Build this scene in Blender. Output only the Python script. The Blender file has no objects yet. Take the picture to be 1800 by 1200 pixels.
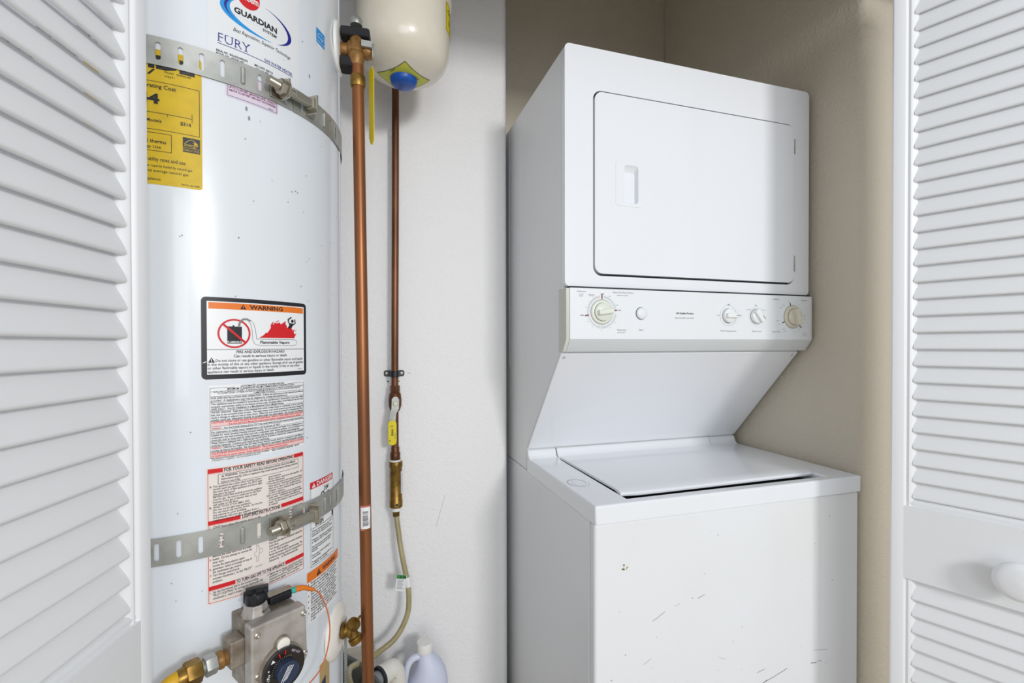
import bpy, bmesh, math, random
from mathutils import Vector as V, Matrix
from mathutils.geometry import tessellate_polygon
random.seed(4)
S = bpy.context.scene
COL = S.collection
PI = math.pi
# ------------------------------------------------------------------ camera
yaw, pitch, roll = math.radians(17.2293), math.radians(.5064), math.radians(.1219)
fwd = V((math.sin(yaw)*math.cos(pitch), math.cos(yaw)*math.cos(pitch), -math.sin(pitch)))
rgt = V((math.cos(yaw), -math.sin(yaw), 0)); up = rgt.cross(fwd)
r2 = math.cos(roll)*rgt - math.sin(roll)*up
u2 = math.sin(roll)*rgt + math.cos(roll)*up
cam = bpy.data.objects.new('camera', bpy.data.cameras.new('camera'))
COL.objects.link(cam)
m = Matrix((r2, u2, -fwd)).transposed().to_4x4(); m.translation = (0, 0, 1.25)
cam.matrix_world = m
cam.data.sensor_width = 36; cam.data.lens = 817.0153/1800*36
cam.data.shift_y = 14.3/1800; cam.data.clip_start = .02
S.camera = cam
# ------------------------------------------------------------------ light
S.view_settings.view_transform = 'Standard'; S.view_settings.look = 'None'
S.view_settings.exposure = 0; S.view_settings.gamma = 1
S.view_settings.use_curve_mapping = False
W = bpy.data.worlds.new('world'); S.world = W; W.use_nodes = True
W.node_tree.nodes['Background'].inputs[0].default_value = (.90, .95, 1, 1)
W.node_tree.nodes['Background'].inputs[1].default_value = .68
def area(name, loc, target, size, power, col, sy=None):
    l = bpy.data.lights.new(name, 'AREA'); l.energy = power; l.color = col
    l.shape = 'RECTANGLE'; l.size = size; l.size_y = sy or size
    o = bpy.data.objects.new(name, l); COL.objects.link(o); o.location = loc
    o.rotation_euler = (V(target)-V(loc)).to_track_quat('-Z', 'Y').to_euler()
    return o
area('room_lamp', (.92, -2.2, 2.0), (.45, 1.1, 1.25), .42, 37, (1, .99, .985))
area('fill_light', (-.15, -2.7, 1.6), (.2, 1.2, 1.25), 1.3, 21, (.93, .97, 1), 1.5)  # added fill without a known source, brightens the niche wall from the front

# ------------------------------------------------------------------ materials
def lin(c):
    c = c.lstrip('#'); v = [int(c[i:i+2], 16)/255 for i in (0, 2, 4)]
    return tuple(x/12.92 if x <= .04045 else ((x+.055)/1.055)**2.4 for x in v)+(1,)
def mat(name, col, rough=.5, metal=0, coat=0, bump=None, mottle=None, spec=None, trans=0, alpha=None):
    m = bpy.data.materials.new(name); m.use_nodes = True
    nt = m.node_tree; b = nt.nodes['Principled BSDF']
    c = lin(col) if isinstance(col, str) else tuple(col)+(1,)
    b.inputs['Base Color'].default_value = c
    b.inputs['Roughness'].default_value = rough; b.inputs['Metallic'].default_value = metal
    if coat: b.inputs['Coat Weight'].default_value = coat; b.inputs['Coat Roughness'].default_value = .06
    if spec is not None: b.inputs['Specular IOR Level'].default_value = spec
    if trans: b.inputs['Transmission Weight'].default_value = trans
    tc = nt.nodes.new('ShaderNodeTexCoord')
    if bump:                       # list of (scale, strength, distance, (sx,sy,sz), kind)
        prev = None
        for sc, st, di, st3, kind in bump:
            mp = nt.nodes.new('ShaderNodeMapping'); mp.inputs['Scale'].default_value = st3
            nt.links.new(tc.outputs['Object'], mp.inputs[0])
            if kind == 'v':
                t = nt.nodes.new('ShaderNodeTexVoronoi'); t.feature = 'SMOOTH_F1'; out = 'Distance'
            else:
                t = nt.nodes.new('ShaderNodeTexNoise'); t.inputs['Detail'].default_value = 3; out = 'Fac'
            t.inputs['Scale'].default_value = sc; nt.links.new(mp.outputs[0], t.inputs['Vector'])
            bn = nt.nodes.new('ShaderNodeBump'); bn.inputs['Strength'].default_value = st
            bn.inputs['Distance'].default_value = di; nt.links.new(t.outputs[out], bn.inputs['Height'])
            if prev: nt.links.new(prev.outputs[0], bn.inputs['Normal'])
            prev = bn
        nt.links.new(prev.outputs[0], b.inputs['Normal'])
    if mottle:                     # (scale, other colour, lo, hi, stretch)
        sc, c2, lo, hi, st3 = mottle
        mp = nt.nodes.new('ShaderNodeMapping'); mp.inputs['Scale'].default_value = st3
        nt.links.new(tc.outputs['Object'], mp.inputs[0])
        t = nt.nodes.new('ShaderNodeTexNoise'); t.inputs['Scale'].default_value = sc; t.inputs['Detail'].default_value = 5
        nt.links.new(mp.outputs[0], t.inputs['Vector'])
        r = nt.nodes.new('ShaderNodeMapRange'); r.inputs['From Min'].default_value = lo; r.inputs['From Max'].default_value = hi
        nt.links.new(t.outputs['Fac'], r.inputs['Value'])
        mx = nt.nodes.new('ShaderNodeMix'); mx.data_type = 'RGBA'
        nt.links.new(r.outputs[0], mx.inputs['Factor'])
        mx.inputs['A'].default_value = c; mx.inputs['B'].default_value = lin(c2)
        nt.links.new(mx.outputs['Result'], b.inputs['Base Color'])
    return m
I3 = (1, 1, 1)
wall_b = [(70, .30, .005, I3, 'n'), (170, .42, .004, I3, 'n')]
M_wall = mat('white_wall_paint', '#f6f5f5', .6, bump=wall_b)
M_wall_shade = mat('shaded_wall_paint', '#d2c8b6', .62, bump=wall_b)  # same wall paint, with the alcove's shade put into a darker colour
M_floor = mat('floor_vinyl', '#b9ab97', .5, mottle=(6, '#a39580', .4, .6, I3))
M_door = mat('white_door_paint', '#e9eaec', .38, bump=[(60, .12, .0015, (.35, .35, 6), 'n')])
M_enamel = mat('white_enamel', '#eceef2', .22, coat=.35, bump=[(240, .025, .001, I3, 'n')])
M_enamel_s = mat('textured_enamel', '#e9ebee', .32, coat=.15, mottle=(1.6, '#e4e5e3', .45, .7, I3), bump=[(420, .03, .001, I3, 'n')])
M_jacket = mat('heater_enamel', '#e2e8ef', .28, coat=.35, mottle=(3, '#dfe1e2', .5, .75, (1, 1, .5)), bump=[(5, .05, .01, (1, 1, .4), 'n')])
M_plast = mat('panel_plastic', '#e9ecef', .35)
M_cap_end = mat('end_cap_plastic', '#d2d2c8', .4)
M_bevel = mat('panel_bevel_plastic', '#dfe3e4', .35)
M_knobg = mat('knob_greenish_white', '#e3e6da', .35)
M_knobw = mat('knob_white', '#eef0f0', .3)
M_knobb = mat('knob_beige', '#d6d0bd', .4)
M_dark = mat('gap_shade_and_dark_parts', '#20242b', .6)  # serves real dark parts and marks, and shade painted into gaps
M_black = mat('black_plastic', '#15161b', .35)
M_tank = mat('tank_cream', '#e6dfcf', .28, coat=.4, mottle=(9, '#dcd3c1', .45, .7, I3))
M_blue = mat('blue_cap', '#1256b8', .35, mottle=(30, '#0d4596', .4, .7, I3))
M_copper = mat('copper', '#98633f', .40, .75, mottle=(14, '#7d5138', .42, .66, (1, 1, .18)))
M_copper2 = mat('aged_copper', '#80573f', .42, .7, mottle=(18, '#5e3a26', .4, .65, (1, 1, .3)))
M_brass = mat('brass', '#9b7a3c', .38, .85, mottle=(60, '#6c5226', .4, .7, I3))
M_brassy = mat('raw_brass', '#9c7644', .48, .5, mottle=(80, '#7c5426', .4, .7, I3), bump=[(160, .3, .001, I3, 'n')])
M_galv = mat('galvanised_steel', '#b9bab5', .42, .6, mottle=(26, '#a3a5a0', .4, .62, I3))
M_zinc = mat('zinc_bolt', '#b7b2a4', .32, .9)
M_cast = mat('cast_aluminium', '#bfbbb6', .42, .5, mottle=(40, '#a59d95', .42, .66, I3))
M_castd = mat('aged_cast_aluminium', '#a2988b', .5, .5, mottle=(50, '#7d7060', .4, .66, I3))
M_foam = mat('black_foam', '#26262a', .9, bump=[(200, .5, .002, I3, 'n')])
M_yel = mat('yellow_vinyl', '#e6d21c', .4)
M_gas = mat('yellow_coating', '#dba915', .38, mottle=(40, '#c8951a', .4, .7, I3))
M_lab_y = mat('yellow_label', '#d6b40a', .5, mottle=(60, '#cbaa0c', .4, .7, I3))
M_lab_w = mat('white_label', '#eeeff0', .35)
M_lab_g = mat('clear_label', '#e6e8ea', .3)
M_lab_c = mat('cream_label', '#e8dfd8', .4)
M_kraft = mat('kraft_label', '#b59a68', .5)
M_pink = mat('pink_label', '#dccfdd', .4)
M_ink = mat('black_ink', '#17161c', .45)
M_inkg = mat('grey_ink', '#8b8f96', .5)
M_inkr = mat('red_ink', '#d2101c', .45)
M_inkdr = mat('dark_red_ink', '#7d1f28', .5)
M_inko = mat('orange_ink', '#e8781c', .45)
M_inkb = mat('navy_ink', '#1c2388', .45)
M_inkc = mat('sky_blue_ink', '#1b93dc', .45)
M_inkp = mat('purple_ink', '#7a2a62', .5)
M_capl = mat('yellow_green_label', '#c9cc3e', .4)
M_orange = mat('orange_rubber', '#e07a1e', .5)
M_wire = mat('orange_wire', '#cf6f42', .5)
M_teal = mat('teal_plastic', '#2fb3a4', .4)
M_tube = mat('cloudy_vinyl_tube', '#b3a77f', .32, spec=.5, mottle=(18, '#9a8d66', .4, .7, I3))
M_pvc = mat('white_pvc', '#e4e1d8', .4)
M_pvcg = mat('grey_pvc', '#8d9192', .4)
M_jug = mat('bottle_plastic', '#d5daee', .4)
M_jugcap = mat('bottle_cap', '#efeeea', .45)
M_esc = mat('cream_plastic', '#ece8df', .4)
M_pan = mat('pan_aluminium', '#8f938f', .4, .7)
M_rust = mat('rusty_pan_floor', '#8a6f58', .8, mottle=(14, '#4b2410', .45, .6, I3))
M_stand = mat('stand_board', '#cfc8ba', .6)
M_dial = mat('dial_black', '#141013', .3, coat=.5)
M_navy = mat('dial_navy', '#27364f', .35)
M_scuff = mat('scuff_gap_grey', '#84837c', .6)
M_stain = mat('stain_tan', '#bfb08a', .6)
M_ring = mat('ring_stain', '#d9dadb', .5)
M_green = mat('green_ink', '#3c8a48', .5)

# ------------------------------------------------------------------ object helpers
ORG = {}
def put(o, world, parent):
    o.parent = parent
    o.location = V(world) - (ORG[parent.name] if parent else V((0, 0, 0)))
    ORG[o.name] = V(world)
def thing(name, loc, label, cat, group=None):
    o = bpy.data.objects.new(name, None); COL.objects.link(o); o.empty_display_size = .05
    o.location = loc; ORG[o.name] = V(loc); o['label'] = label; o['category'] = cat
    if group: o['group'] = group
    return o
def struct_root(name, loc):
    o = bpy.data.objects.new(name, None); COL.objects.link(o); o.empty_display_size = .05
    o.location = loc; ORG[o.name] = V(loc); o['kind'] = 'structure'; return o
def basis(axis, hint=None):
    a = V(axis).normalized(); h = V(hint) if hint else (V((0, 0, 1)) if abs(a.z) < .9 else V((1, 0, 0)))
    x = h.cross(a).normalized(); y = a.cross(x); return x, y, a
class MB:
    def __init__(s): s.v = []; s.f = []; s.m = []
    def add(s, vs, fs, mi=0):
        n = len(s.v); s.v += [V(p) for p in vs]
        for f in fs: s.f.append([n+i for i in f]); s.m.append(mi)
        return s
    def box(s, x0, x1, y0, y1, z0, z1, mi=0):
        return s.add([(x, y, z) for x in (x0, x1) for y in (y0, y1) for z in (z0, z1)],
                     [(0, 1, 3, 2), (4, 6, 7, 5), (0, 4, 5, 1), (2, 3, 7, 6), (0, 2, 6, 4), (1, 5, 7, 3)], mi)
    def obox(s, c, ax, h, mi=0):
        c = V(c); ax = [V(a).normalized() for a in ax]
        vs = [c+ax[0]*h[0]*i+ax[1]*h[1]*j+ax[2]*h[2]*k for i in (-1, 1) for j in (-1, 1) for k in (-1, 1)]
        return s.add(vs, [(0, 1, 3, 2), (4, 6, 7, 5), (0, 4, 5, 1), (2, 3, 7, 6), (0, 2, 6, 4), (1, 5, 7, 3)], mi)
    def lathe(s, prof, base, axis=(0, 0, 1), seg=32, mi=0, sx=1, hint=None, cap=True):
        x, y, a = basis(axis, hint); base = V(base); vs = []
        for r, h in prof:
            for i in range(seg):
                t = 2*PI*i/seg; vs.append(base+a*h+x*(r*math.cos(t)*sx)+y*(r*math.sin(t)))
        fs = [(j*seg+i, j*seg+(i+1) % seg, (j+1)*seg+(i+1) % seg, (j+1)*seg+i) for j in range(len(prof)-1) for i in range(seg)]
        if cap:
            fs.append(tuple(reversed(range(seg)))); n = (len(prof)-1)*seg; fs.append(tuple(n+i for i in range(seg)))
        return s.add(vs, fs, mi)
    def prism(s, poly, o, ex, ey, ez, h, mi=0):    # poly in (ex,ey), extruded h along ez
        o, ex, ey, ez = V(o), V(ex), V(ey), V(ez); n = len(poly)
        vs = [o+ex*p[0]+ey*p[1] for p in poly]; vs += [q+ez*h for q in vs]
        fs = [(i, (i+1) % n, n+(i+1) % n, n+i) for i in range(n)]+[tuple(range(n-1, -1, -1)), tuple(range(n, 2*n))]
        return s.add(vs, fs, mi)
    def tube(s, pts, r, seg=12, sub=6, mi=0, closed_caps=True):
        P = [V(p) for p in pts]; Q = []
        if sub > 1 and len(P) > 2:
            for i in range(len(P)-1):
                a, b, c, d = P[max(i-1, 0)], P[i], P[i+1], P[min(i+2, len(P)-1)]
                for k in range(sub):
                    t = k/sub
                    Q.append(.5*((2*b)+(c-a)*t+(2*a-5*b+4*c-d)*t*t+(3*b-a-3*c+d)*t**3))
            Q.append(P[-1])
        else: Q = P
        n = len(Q); vs = []; ref = None
        for i, q in enumerate(Q):
            tg = (Q[min(i+1, n-1)]-Q[max(i-1, 0)]).normalized()
            if ref is None: ref, _, _ = basis(tg)
            ref = (ref-tg*ref.dot(tg)).normalized(); y = tg.cross(ref)
            rr = r(i/(n-1)) if callable(r) else r
            for k in range(seg):
                t = 2*PI*k/seg; vs.append(q+ref*rr*math.cos(t)+y*rr*math.sin(t))
        fs = [(j*seg+i, j*seg+(i+1) % seg, (j+1)*seg+(i+1) % seg, (j+1)*seg+i) for j in range(n-1) for i in range(seg)]
        if closed_caps: fs += [tuple(reversed(range(seg))), tuple((n-1)*seg+i for i in range(seg))]
        return s.add(vs, fs, mi)
    def hexnut(s, c, axis, r, h, mi=0, hint=None, n=6):
        return s.lathe([(r*.93, -h/2), (r, -h/2+h*.12), (r, h/2-h*.12), (r*.93, h/2)], c, axis, n, mi, hint=hint)
    def build(s, name, mats, parent=None, bevel=0, smooth=35, seg=2, origin=None, label=None):
        if not isinstance(mats, (list, tuple)): mats = [mats]
        me = bpy.data.meshes.new(name)
        if origin is None:
            lo = V([min(p[i] for p in s.v) for i in range(3)]); hi = V([max(p[i] for p in s.v) for i in range(3)]); origin = (lo+hi)/2
        origin = V(origin)
        me.from_pydata([p-origin for p in s.v], [], s.f)
        for mm in mats: me.materials.append(mm)
        me.polygons.foreach_set('material_index', s.m)
        bm = bmesh.new(); bm.from_mesh(me); bmesh.ops.recalc_face_normals(bm, faces=bm.faces); bm.to_mesh(me); bm.free()
        if smooth:
            me.polygons.foreach_set('use_smooth', [True]*len(me.polygons)); me.set_sharp_from_angle(angle=math.radians(smooth))
        o = bpy.data.objects.new(name, me); COL.objects.link(o)
        if bevel:
            b = o.modifiers.new('bevel', 'BEVEL'); b.width = bevel; b.segments = seg; b.limit_method = 'ANGLE'; b.angle_limit = math.radians(35); b.harden_normals = True
        put(o, origin, parent)
        if label: o['label'] = label
        return o
def tag(o, label, cat, group=None):
    o['label'] = label; o['category'] = cat
    if group: o['group'] = group
    return o
def struct(o): o['kind'] = 'structure'; return o
def rrect(x0, x1, z0, z1, r, n=6):
    out = []
    for cx, cz, a0 in ((x1-r, z1-r, 0), (x0+r, z1-r, 90), (x0+r, z0+r, 180), (x1-r, z0+r, 270)):
        for i in range(n+1):
            a = math.radians(a0+90*i/n); out.append((cx+r*math.cos(a), cz+r*math.sin(a)))
    return out
def plate(name, outer, holes, y0, y1, m, parent, bevel=0, label=None, hole_mat=None):
    """flat plate in XZ between front y0 and back y1, with holes"""
    bm = bmesh.new(); loops = []
    for lp in [outer]+holes:
        vs = [bm.verts.new((x, y0, z)) for x, z in lp]
        es = [bm.edges.new((vs[i], vs[(i+1) % len(vs)])) for i in range(len(vs))]; loops.append(es)
    res = bmesh.ops.triangle_fill(bm, edges=[e for l in loops for e in l], use_beauty=True)
    fs = [f for f in bm.faces]
    ret = bmesh.ops.extrude_face_region(bm, geom=fs)
    bmesh.ops.translate(bm, vec=(0, y1-y0, 0), verts=[g for g in ret['geom'] if isinstance(g, bmesh.types.BMVert)])
    bmesh.ops.recalc_face_normals(bm, faces=bm.faces)
    b = MB(); bm.verts.index_update(); b.v = [v.co.copy() for v in bm.verts]; b.f = [[v.index for v in f.verts] for f in bm.faces]; b.m = [0]*len(b.f); bm.free()
    return b.build(name, m, parent, bevel, label=label)

# ------------------------------------------------------------------ flat print (lettering) helper
FC = {}; CAPH = None
def glyphs(txt, bold, shear):
    k = (txt, bold, shear)
    if k not in FC:
        cu = bpy.data.curves.new('txt', 'FONT'); cu.body = txt; cu.size = 1; cu.resolution_u = 2; cu.offset = bold; cu.shear = shear
        o = bpy.data.objects.new('txt', cu); me = bpy.data.meshes.new_from_object(o)
        vs = [(v.co.x, v.co.y) for v in me.vertices]; fs = [tuple(p.vertices) for p in me.polygons]
        bpy.data.objects.remove(o); bpy.data.meshes.remove(me); bpy.data.curves.remove(cu)
        FC[k] = (vs, fs)
    return FC[k]
CAPH = max(y for x, y in glyphs('H', 0, 0)[0])
class Print:
    def __init__(s): s.mats = []; s.P = []; s.T = []
    def mi(s, m):
        if m not in s.mats: s.mats.append(m)
        return s.mats.index(m)
    def poly(s, pts, m, layer=1): s.P.append((list(pts), s.mi(m), layer)); return s
    def rect(s, x0, x1, z0, z1, m, layer=1): return s.poly([(x0, z0), (x1, z0), (x1, z1), (x0, z1)], m, layer)
    def line(s, pts, w, m, layer=2, closed=False):
        n = len(pts); rng = range(n if closed else n-1)
        for i in rng:
            a = V((*pts[i], 0)); b = V((*pts[(i+1) % n], 0)); d = (b-a)
            if d.length < 1e-7: continue
            d.normalize(); q = V((-d.y, d.x, 0))*w/2; e = d*w*.3
            s.poly([(a-e+q).xy[:], (a-e-q).xy[:], (b+e-q).xy[:], (b+e+q).xy[:]], m, layer)
        return s
    def frame(s, x0, x1, z0, z1, w, m, layer=2): return s.line([(x0, z0), (x1, z0), (x1, z1), (x0, z1)], w, m, layer, True)
    def ell(s, cx, cz, rx, rz, m, layer=1, n=40, tilt=0):
        c, q = math.cos(tilt), math.sin(tilt)
        return s.poly([(cx+rx*math.cos(a)*c-rz*math.sin(a)*q, cz+rx*math.cos(a)*q+rz*math.sin(a)*c) for a in [2*PI*i/n for i in range(n)]], m, layer)
    def band(s, outer, inner, m, layer=1):     # strip between two equally long point lists
        for i in range(len(outer)-1):
            s.poly([outer[i], outer[i+1], inner[i+1], inner[i]], m, layer)
        return s
    def text(s, t, x, z, h, m, w=None, align='L', bold=.0, shear=0, layer=3, sx=1, rot=0):
        vs, fs = glyphs(t, bold, shear)
        if not vs: return s
        k = h/CAPH; x0 = min(p[0] for p in vs); x1 = max(p[0] for p in vs)
        kx = w/(x1-x0) if w else k*sx
        W_ = (x1-x0)*kx; ox = {'L': 0, 'C': -W_/2, 'R': -W_}[align]
        c, q = math.cos(rot), math.sin(rot); out = []
        for p in vs:
            a, b = (p[0]-x0)*kx+ox, p[1]*k; out.append((x+a*c-b*q, z+a*q+b*c))
        s.T.append((out, fs, s.mi(m), layer)); return s
    def para(s, lines, x0, x1, z, dz, h, m, bold=.0, full=None):
        for i, l in enumerate(lines):
            if isinstance(l, tuple): l, w = l
            else: w = 1
            if l: s.text(l, x0, z-i*dz, h, m, w=(x1-x0)*w, bold=bold)
        return s
    def tri_sign(s, cx, z, h, m, m2, layer=3):
        w = h*.58; s.poly([(cx-w, z), (cx+w, z), (cx, z+h)], m, layer)
        s.rect(cx-h*.07, cx+h*.07, z+h*.3, z+h*.7, m2, layer+1); s.rect(cx-h*.07, cx+h*.07, z+h*.1, z+h*.2, m2, layer+1); return s
    def build(s, name, parent, fn, cut=.005, label=None, step=.00012):
        b = MB()
        if s.P:
            bm = bmesh.new(); ly = bm.faces.layers.int.new('ly')
            for pts, mi, lay in s.P:
                tri = [(0, 1, 2, 3)] if len(pts) == 4 else tessellate_polygon([[V((p[0], p[1], 0)) for p in pts]])
                vs = [bm.verts.new((p[0], p[1], 0)) for p in pts]
                for t in tri:
                    try: f = bm.faces.new([vs[i] for i in t]); f.material_index = mi; f[ly] = lay
                    except ValueError: pass
            if cut:
                xs = [v.co.x for v in bm.verts]; x = (math.floor(min(xs)/cut)+1)*cut
                while x < max(xs):
                    g = [f for f in bm.faces if min(v.co.x for v in f.verts) < x-1e-6 < x+1e-6 < max(v.co.x for v in f.verts)]
                    es = {e for f in g for e in f.edges}; vv = {v for f in g for v in f.verts}
                    if g: bmesh.ops.bisect_plane(bm, geom=list(vv)+list(es)+g, plane_co=(x, 0, 0), plane_no=(1, 0, 0))
                    x += cut
            for f in bm.faces:
                b.add([fn(v.co.x, v.co.y, f[ly]*step) for v in f.verts], [tuple(range(len(f.verts)))], f.material_index)
            bm.free()
        for vs, fs, mi, lay in s.T: b.add([fn(p[0], p[1], lay*step) for p in vs], fs, mi)
        return b.build(name, s.mats, parent, smooth=0, label=label)

# ================================================================== the setting
def slab(name, x0, x1, y0, y1, z0, z1, m, bev=0): return struct(MB().box(x0, x1, y0, y1, z0, z1).build(name, m, None, bev, smooth=0))
slab('floor', -2.6, 3.0, -3.2, 1.75, -.05, 0, M_floor)
slab('ceiling', -.80, 1.75, .55, 1.75, 2.75, 2.81, M_wall)
def arc(cx, cy, r, a0, a1, n=8): return [(cx+r*math.cos(math.radians(a0+(a1-a0)*i/n)), cy+r*math.sin(math.radians(a0+(a1-a0)*i/n))) for i in range(n+1)]
def wall(name, poly, mats, fm=None, z0=0, z1=2.75):
    b = MB().prism(poly, (0, 0, z0), (1, 0, 0), (0, 1, 0), (0, 0, 1), z1-z0)
    if fm: b.m = [fm(i) for i in range(len(b.f))]
    return struct(b.build(name, mats, None, smooth=50))
# back wall of the water heater niche, its right end a rounded corner; behind it the alcove goes deeper
wall('wall_back', [(-.80, 1.30)]+arc(.371, 1.32, .02, -90, 0)+[(.391, 1.70), (-.80, 1.70)], [M_wall])
wall('wall_alcove_back', [(.392, 1.551), (1.099, 1.551), (1.099, 1.70), (.392, 1.70)], [M_wall_shade])
wall('wall_right', [(1.10, 1.70)]+arc(1.12, .81, .02, 180, 270)+[(1.70, .79), (1.70, 1.70)], [M_wall_shade])
wall('wall_left', [(-.80, .66), (-.66, .66), (-.66, 1.299), (-.80, 1.299)], [M_wall])
wall('wall_front', [(-.72, .53), (1.36, .53), (1.36, .625), (-.72, .625)], [M_wall], z0=2.06)
wall('wall_front_right', [(1.36, .53), (3.0, .53), (3.0, .625), (1.36, .625)], [M_wall])
wall('wall_front_left', [(-2.6, .53), (-.72, .53), (-.72, .625), (-2.6, .625)], [M_wall])

# ---- louvred folding doors
KD = .95      # door scale: 31 mm between slats
zd = lambda z: 1.25+(z-1.25)*KD
def louvre_door(name, P0, d, n, zb, rz, zs, slats_to=1.93):
    """P0 far edge on the front face, d along the leaf towards the viewer, n out of the face"""
    Wd = .35*KD; zb = zd(zb); rz = (zd(rz[0]), zd(rz[1])); root = struct_root(name, (P0[0], P0[1], 0.012)); o3 = V((P0[0], P0[1], 0)); d = V(d); n = V(n); up_ = V((0, 0, 1))
    T = .027; a, bw = .0225*KD, .0385*KD
    # stile cross-section (u, v): flat face, then a small bead stepping down to the slats
    prof = [(0, -T), (0, -.003), (.003, 0), (a-.002, 0), (a, -.0015), (a+.002, -.0045), (a+.006, -.003), (a+.010, -.0045), (a+.013, -.0085), (bw, -.0105), (bw+.001, -T)]
    def stile(flip):
        p = [((Wd-u) if flip else u, v) for u, v in prof]
        MB().prism(p, o3+up_*.012, d, n, up_, 2.008).build('stile', M_door, root, smooth=40)
    stile(False); stile(True)
    def rail(z0, z1, full=False):
        u0, u1 = (a-.003, Wd-a+.003)
        b = MB(); p = [(z0, -T+.001), (z0, -.0052), (z0+.003, -.004), (z0+.004, -.0004), (z1-.004, -.0004), (z1-.0035, -.0045), (z1+.002, -.0035), (z1+.006, -.005), (z1+.0105, -.011), (z1+.0105, -T+.001)]
        b.prism(p, o3+d*u0, up_, n, d, u1-u0); b.build('rail', M_door, root, smooth=40)
    rail(rz[0], rz[1]); rail(.012, .16); rail(1.965, 2.009)
    # slats: rounded nose, low edge to the front
    th = .0072; A = math.radians(69.3); ln = .0354
    dirv = (-math.cos(A), math.sin(A)); nrm = (math.sin(A), math.cos(A))
    prof2 = [(nx, nz) for nx, nz in ((.0, .0),)]
    pts = []
    for i in range(7):          # nose
        t = math.radians(-180+180*i/6)
        c0 = (th/2)
        ax = c0*(1+math.sin(t)); off = c0*math.cos(t)
        pts.append((ax, off))
    pts += [(ln, th/2), (ln, -th/2)]
    poly = [(p[0]*dirv[0]+p[1]*nrm[0], p[0]*dirv[1]+p[1]*nrm[1]) for p in pts]
    vmax = max(p[0] for p in poly); zmin = min(p[1] for p in poly)
    poly = [(p[0]-vmax-.0035, p[1]-zmin) for p in poly]
    b = MB().prism(poly, o3+d*(bw-.004), n, up_, d, Wd-2*bw+.008)
    first = None; k = 0; zz = []
    z = zb
    while z < slats_to: zz.append(z); z += .0325*KD
    z = rz[0]-.0045-.0325*KD
    while z > .19: zz.append(z); z -= .0325*KD
    for z in zz:
        if first is None:
            first = b.build('slat', M_door, root, smooth=50); base = first.location.copy()
            first.location = base+V((0, 0, z))
        else:
            c = first.copy(); COL.objects.link(c); c.location = base+V((0, 0, z))
    return root
E1 = (.9994*KD, .6641*KD)
d1 = (.3941, -.9191, 0); n1 = (-.9191, -.3941, 0)
dr = louvre_door('door_2', E1, d1, n1, .9482, (.7865, .9375), 0)
F1 = (-.2597*KD, .6893*KD)
louvre_door('door_1', F1, (-.197, -.9804, 0), (.9804, -.197, 0), .9340, (.772, .9225), 0)
kc = V((E1[0], E1[1], zd(.849)))+V(d1)*.1765*KD
MB().lathe([(.0001, 0), (.011, 0), (.0105, .008), (.0115, .012), (.023, .016), (.0295, .021), (.031, .025), (.0290, .0290), (.022, .0318), (.014, .0326), (.007, .0334), (.0001, .0338)], kc, n1, 40, cap=False).build('knob', M_door, dr, smooth=60, label='round white knob')

# ================================================================== stacked washer and dryer
XL, XR = .405, 1.085
LC = thing('stacked_washer_dryer', (.745, 1.15, 0), 'tall white stacked washer and dryer with a control panel between, in the right alcove', 'washer dryer')
MB().box(XL+.001, XR-.001, .8105, 1.53, .02, .914).build('washer_cabinet', M_enamel_s, LC, .006)
MB().box(XL+.0012, XR-.0012, .787, .809, .03, .9125).build('washer_front_panel', M_enamel_s, LC, .007, seg=3)
for x in (XL+.03, XR-.03):
    for y in (.84, 1.49): MB().lathe([(.02, 0), (.022, .006), (.01, .008), (.01, .03)], (x, y, 0), (0, 0, 1), 16).build('foot', M_black, LC)
wp = Print()
for cx, cz, dx, dz, w in ((.6469, .738, .008, .0025, .0009), (.5463, .7145, .014, .007, .0008), (.8397, .5348, .032, .0085, .0011), (.806, .526, .012, .004, .0011), (.948, .5402, .008, -.001, .0016), (.965, .541, .006, -.001, .0008), (.968, .5653, .02, -.003, .0006), (.80, .553, .01, .002, .0008), (.59, .73, .006, .002, .0004), (.52, .63, .009, .004, .0004), (.70, .60, .01, -.004, .0004)):
    wp.line([(cx-dx, cz-dz), (cx-dx*.2, cz-dz*.3), (cx+dx, cz+dz)], w, M_scuff)
for i in range(24):
    x, z = random.uniform(.43, 1.06), random.uniform(.5, .88); wp.ell(x, z, .0009*random.uniform(.5, 1.5), .0009*random.uniform(.5, 1.6), M_scuff, n=8)
for i in range(9): wp.ell(.472+random.uniform(-.007, .007), .823+random.uniform(-.005, .005), random.uniform(.001, .0028), random.uniform(.001, .0026), M_stain, n=9)
wp.build('scuff_marks', LC, lambda x, z, l: (x, .787-.0001-l, z), cut=0, label='scuffs and chips')['kind'] = 'stuff'
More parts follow.
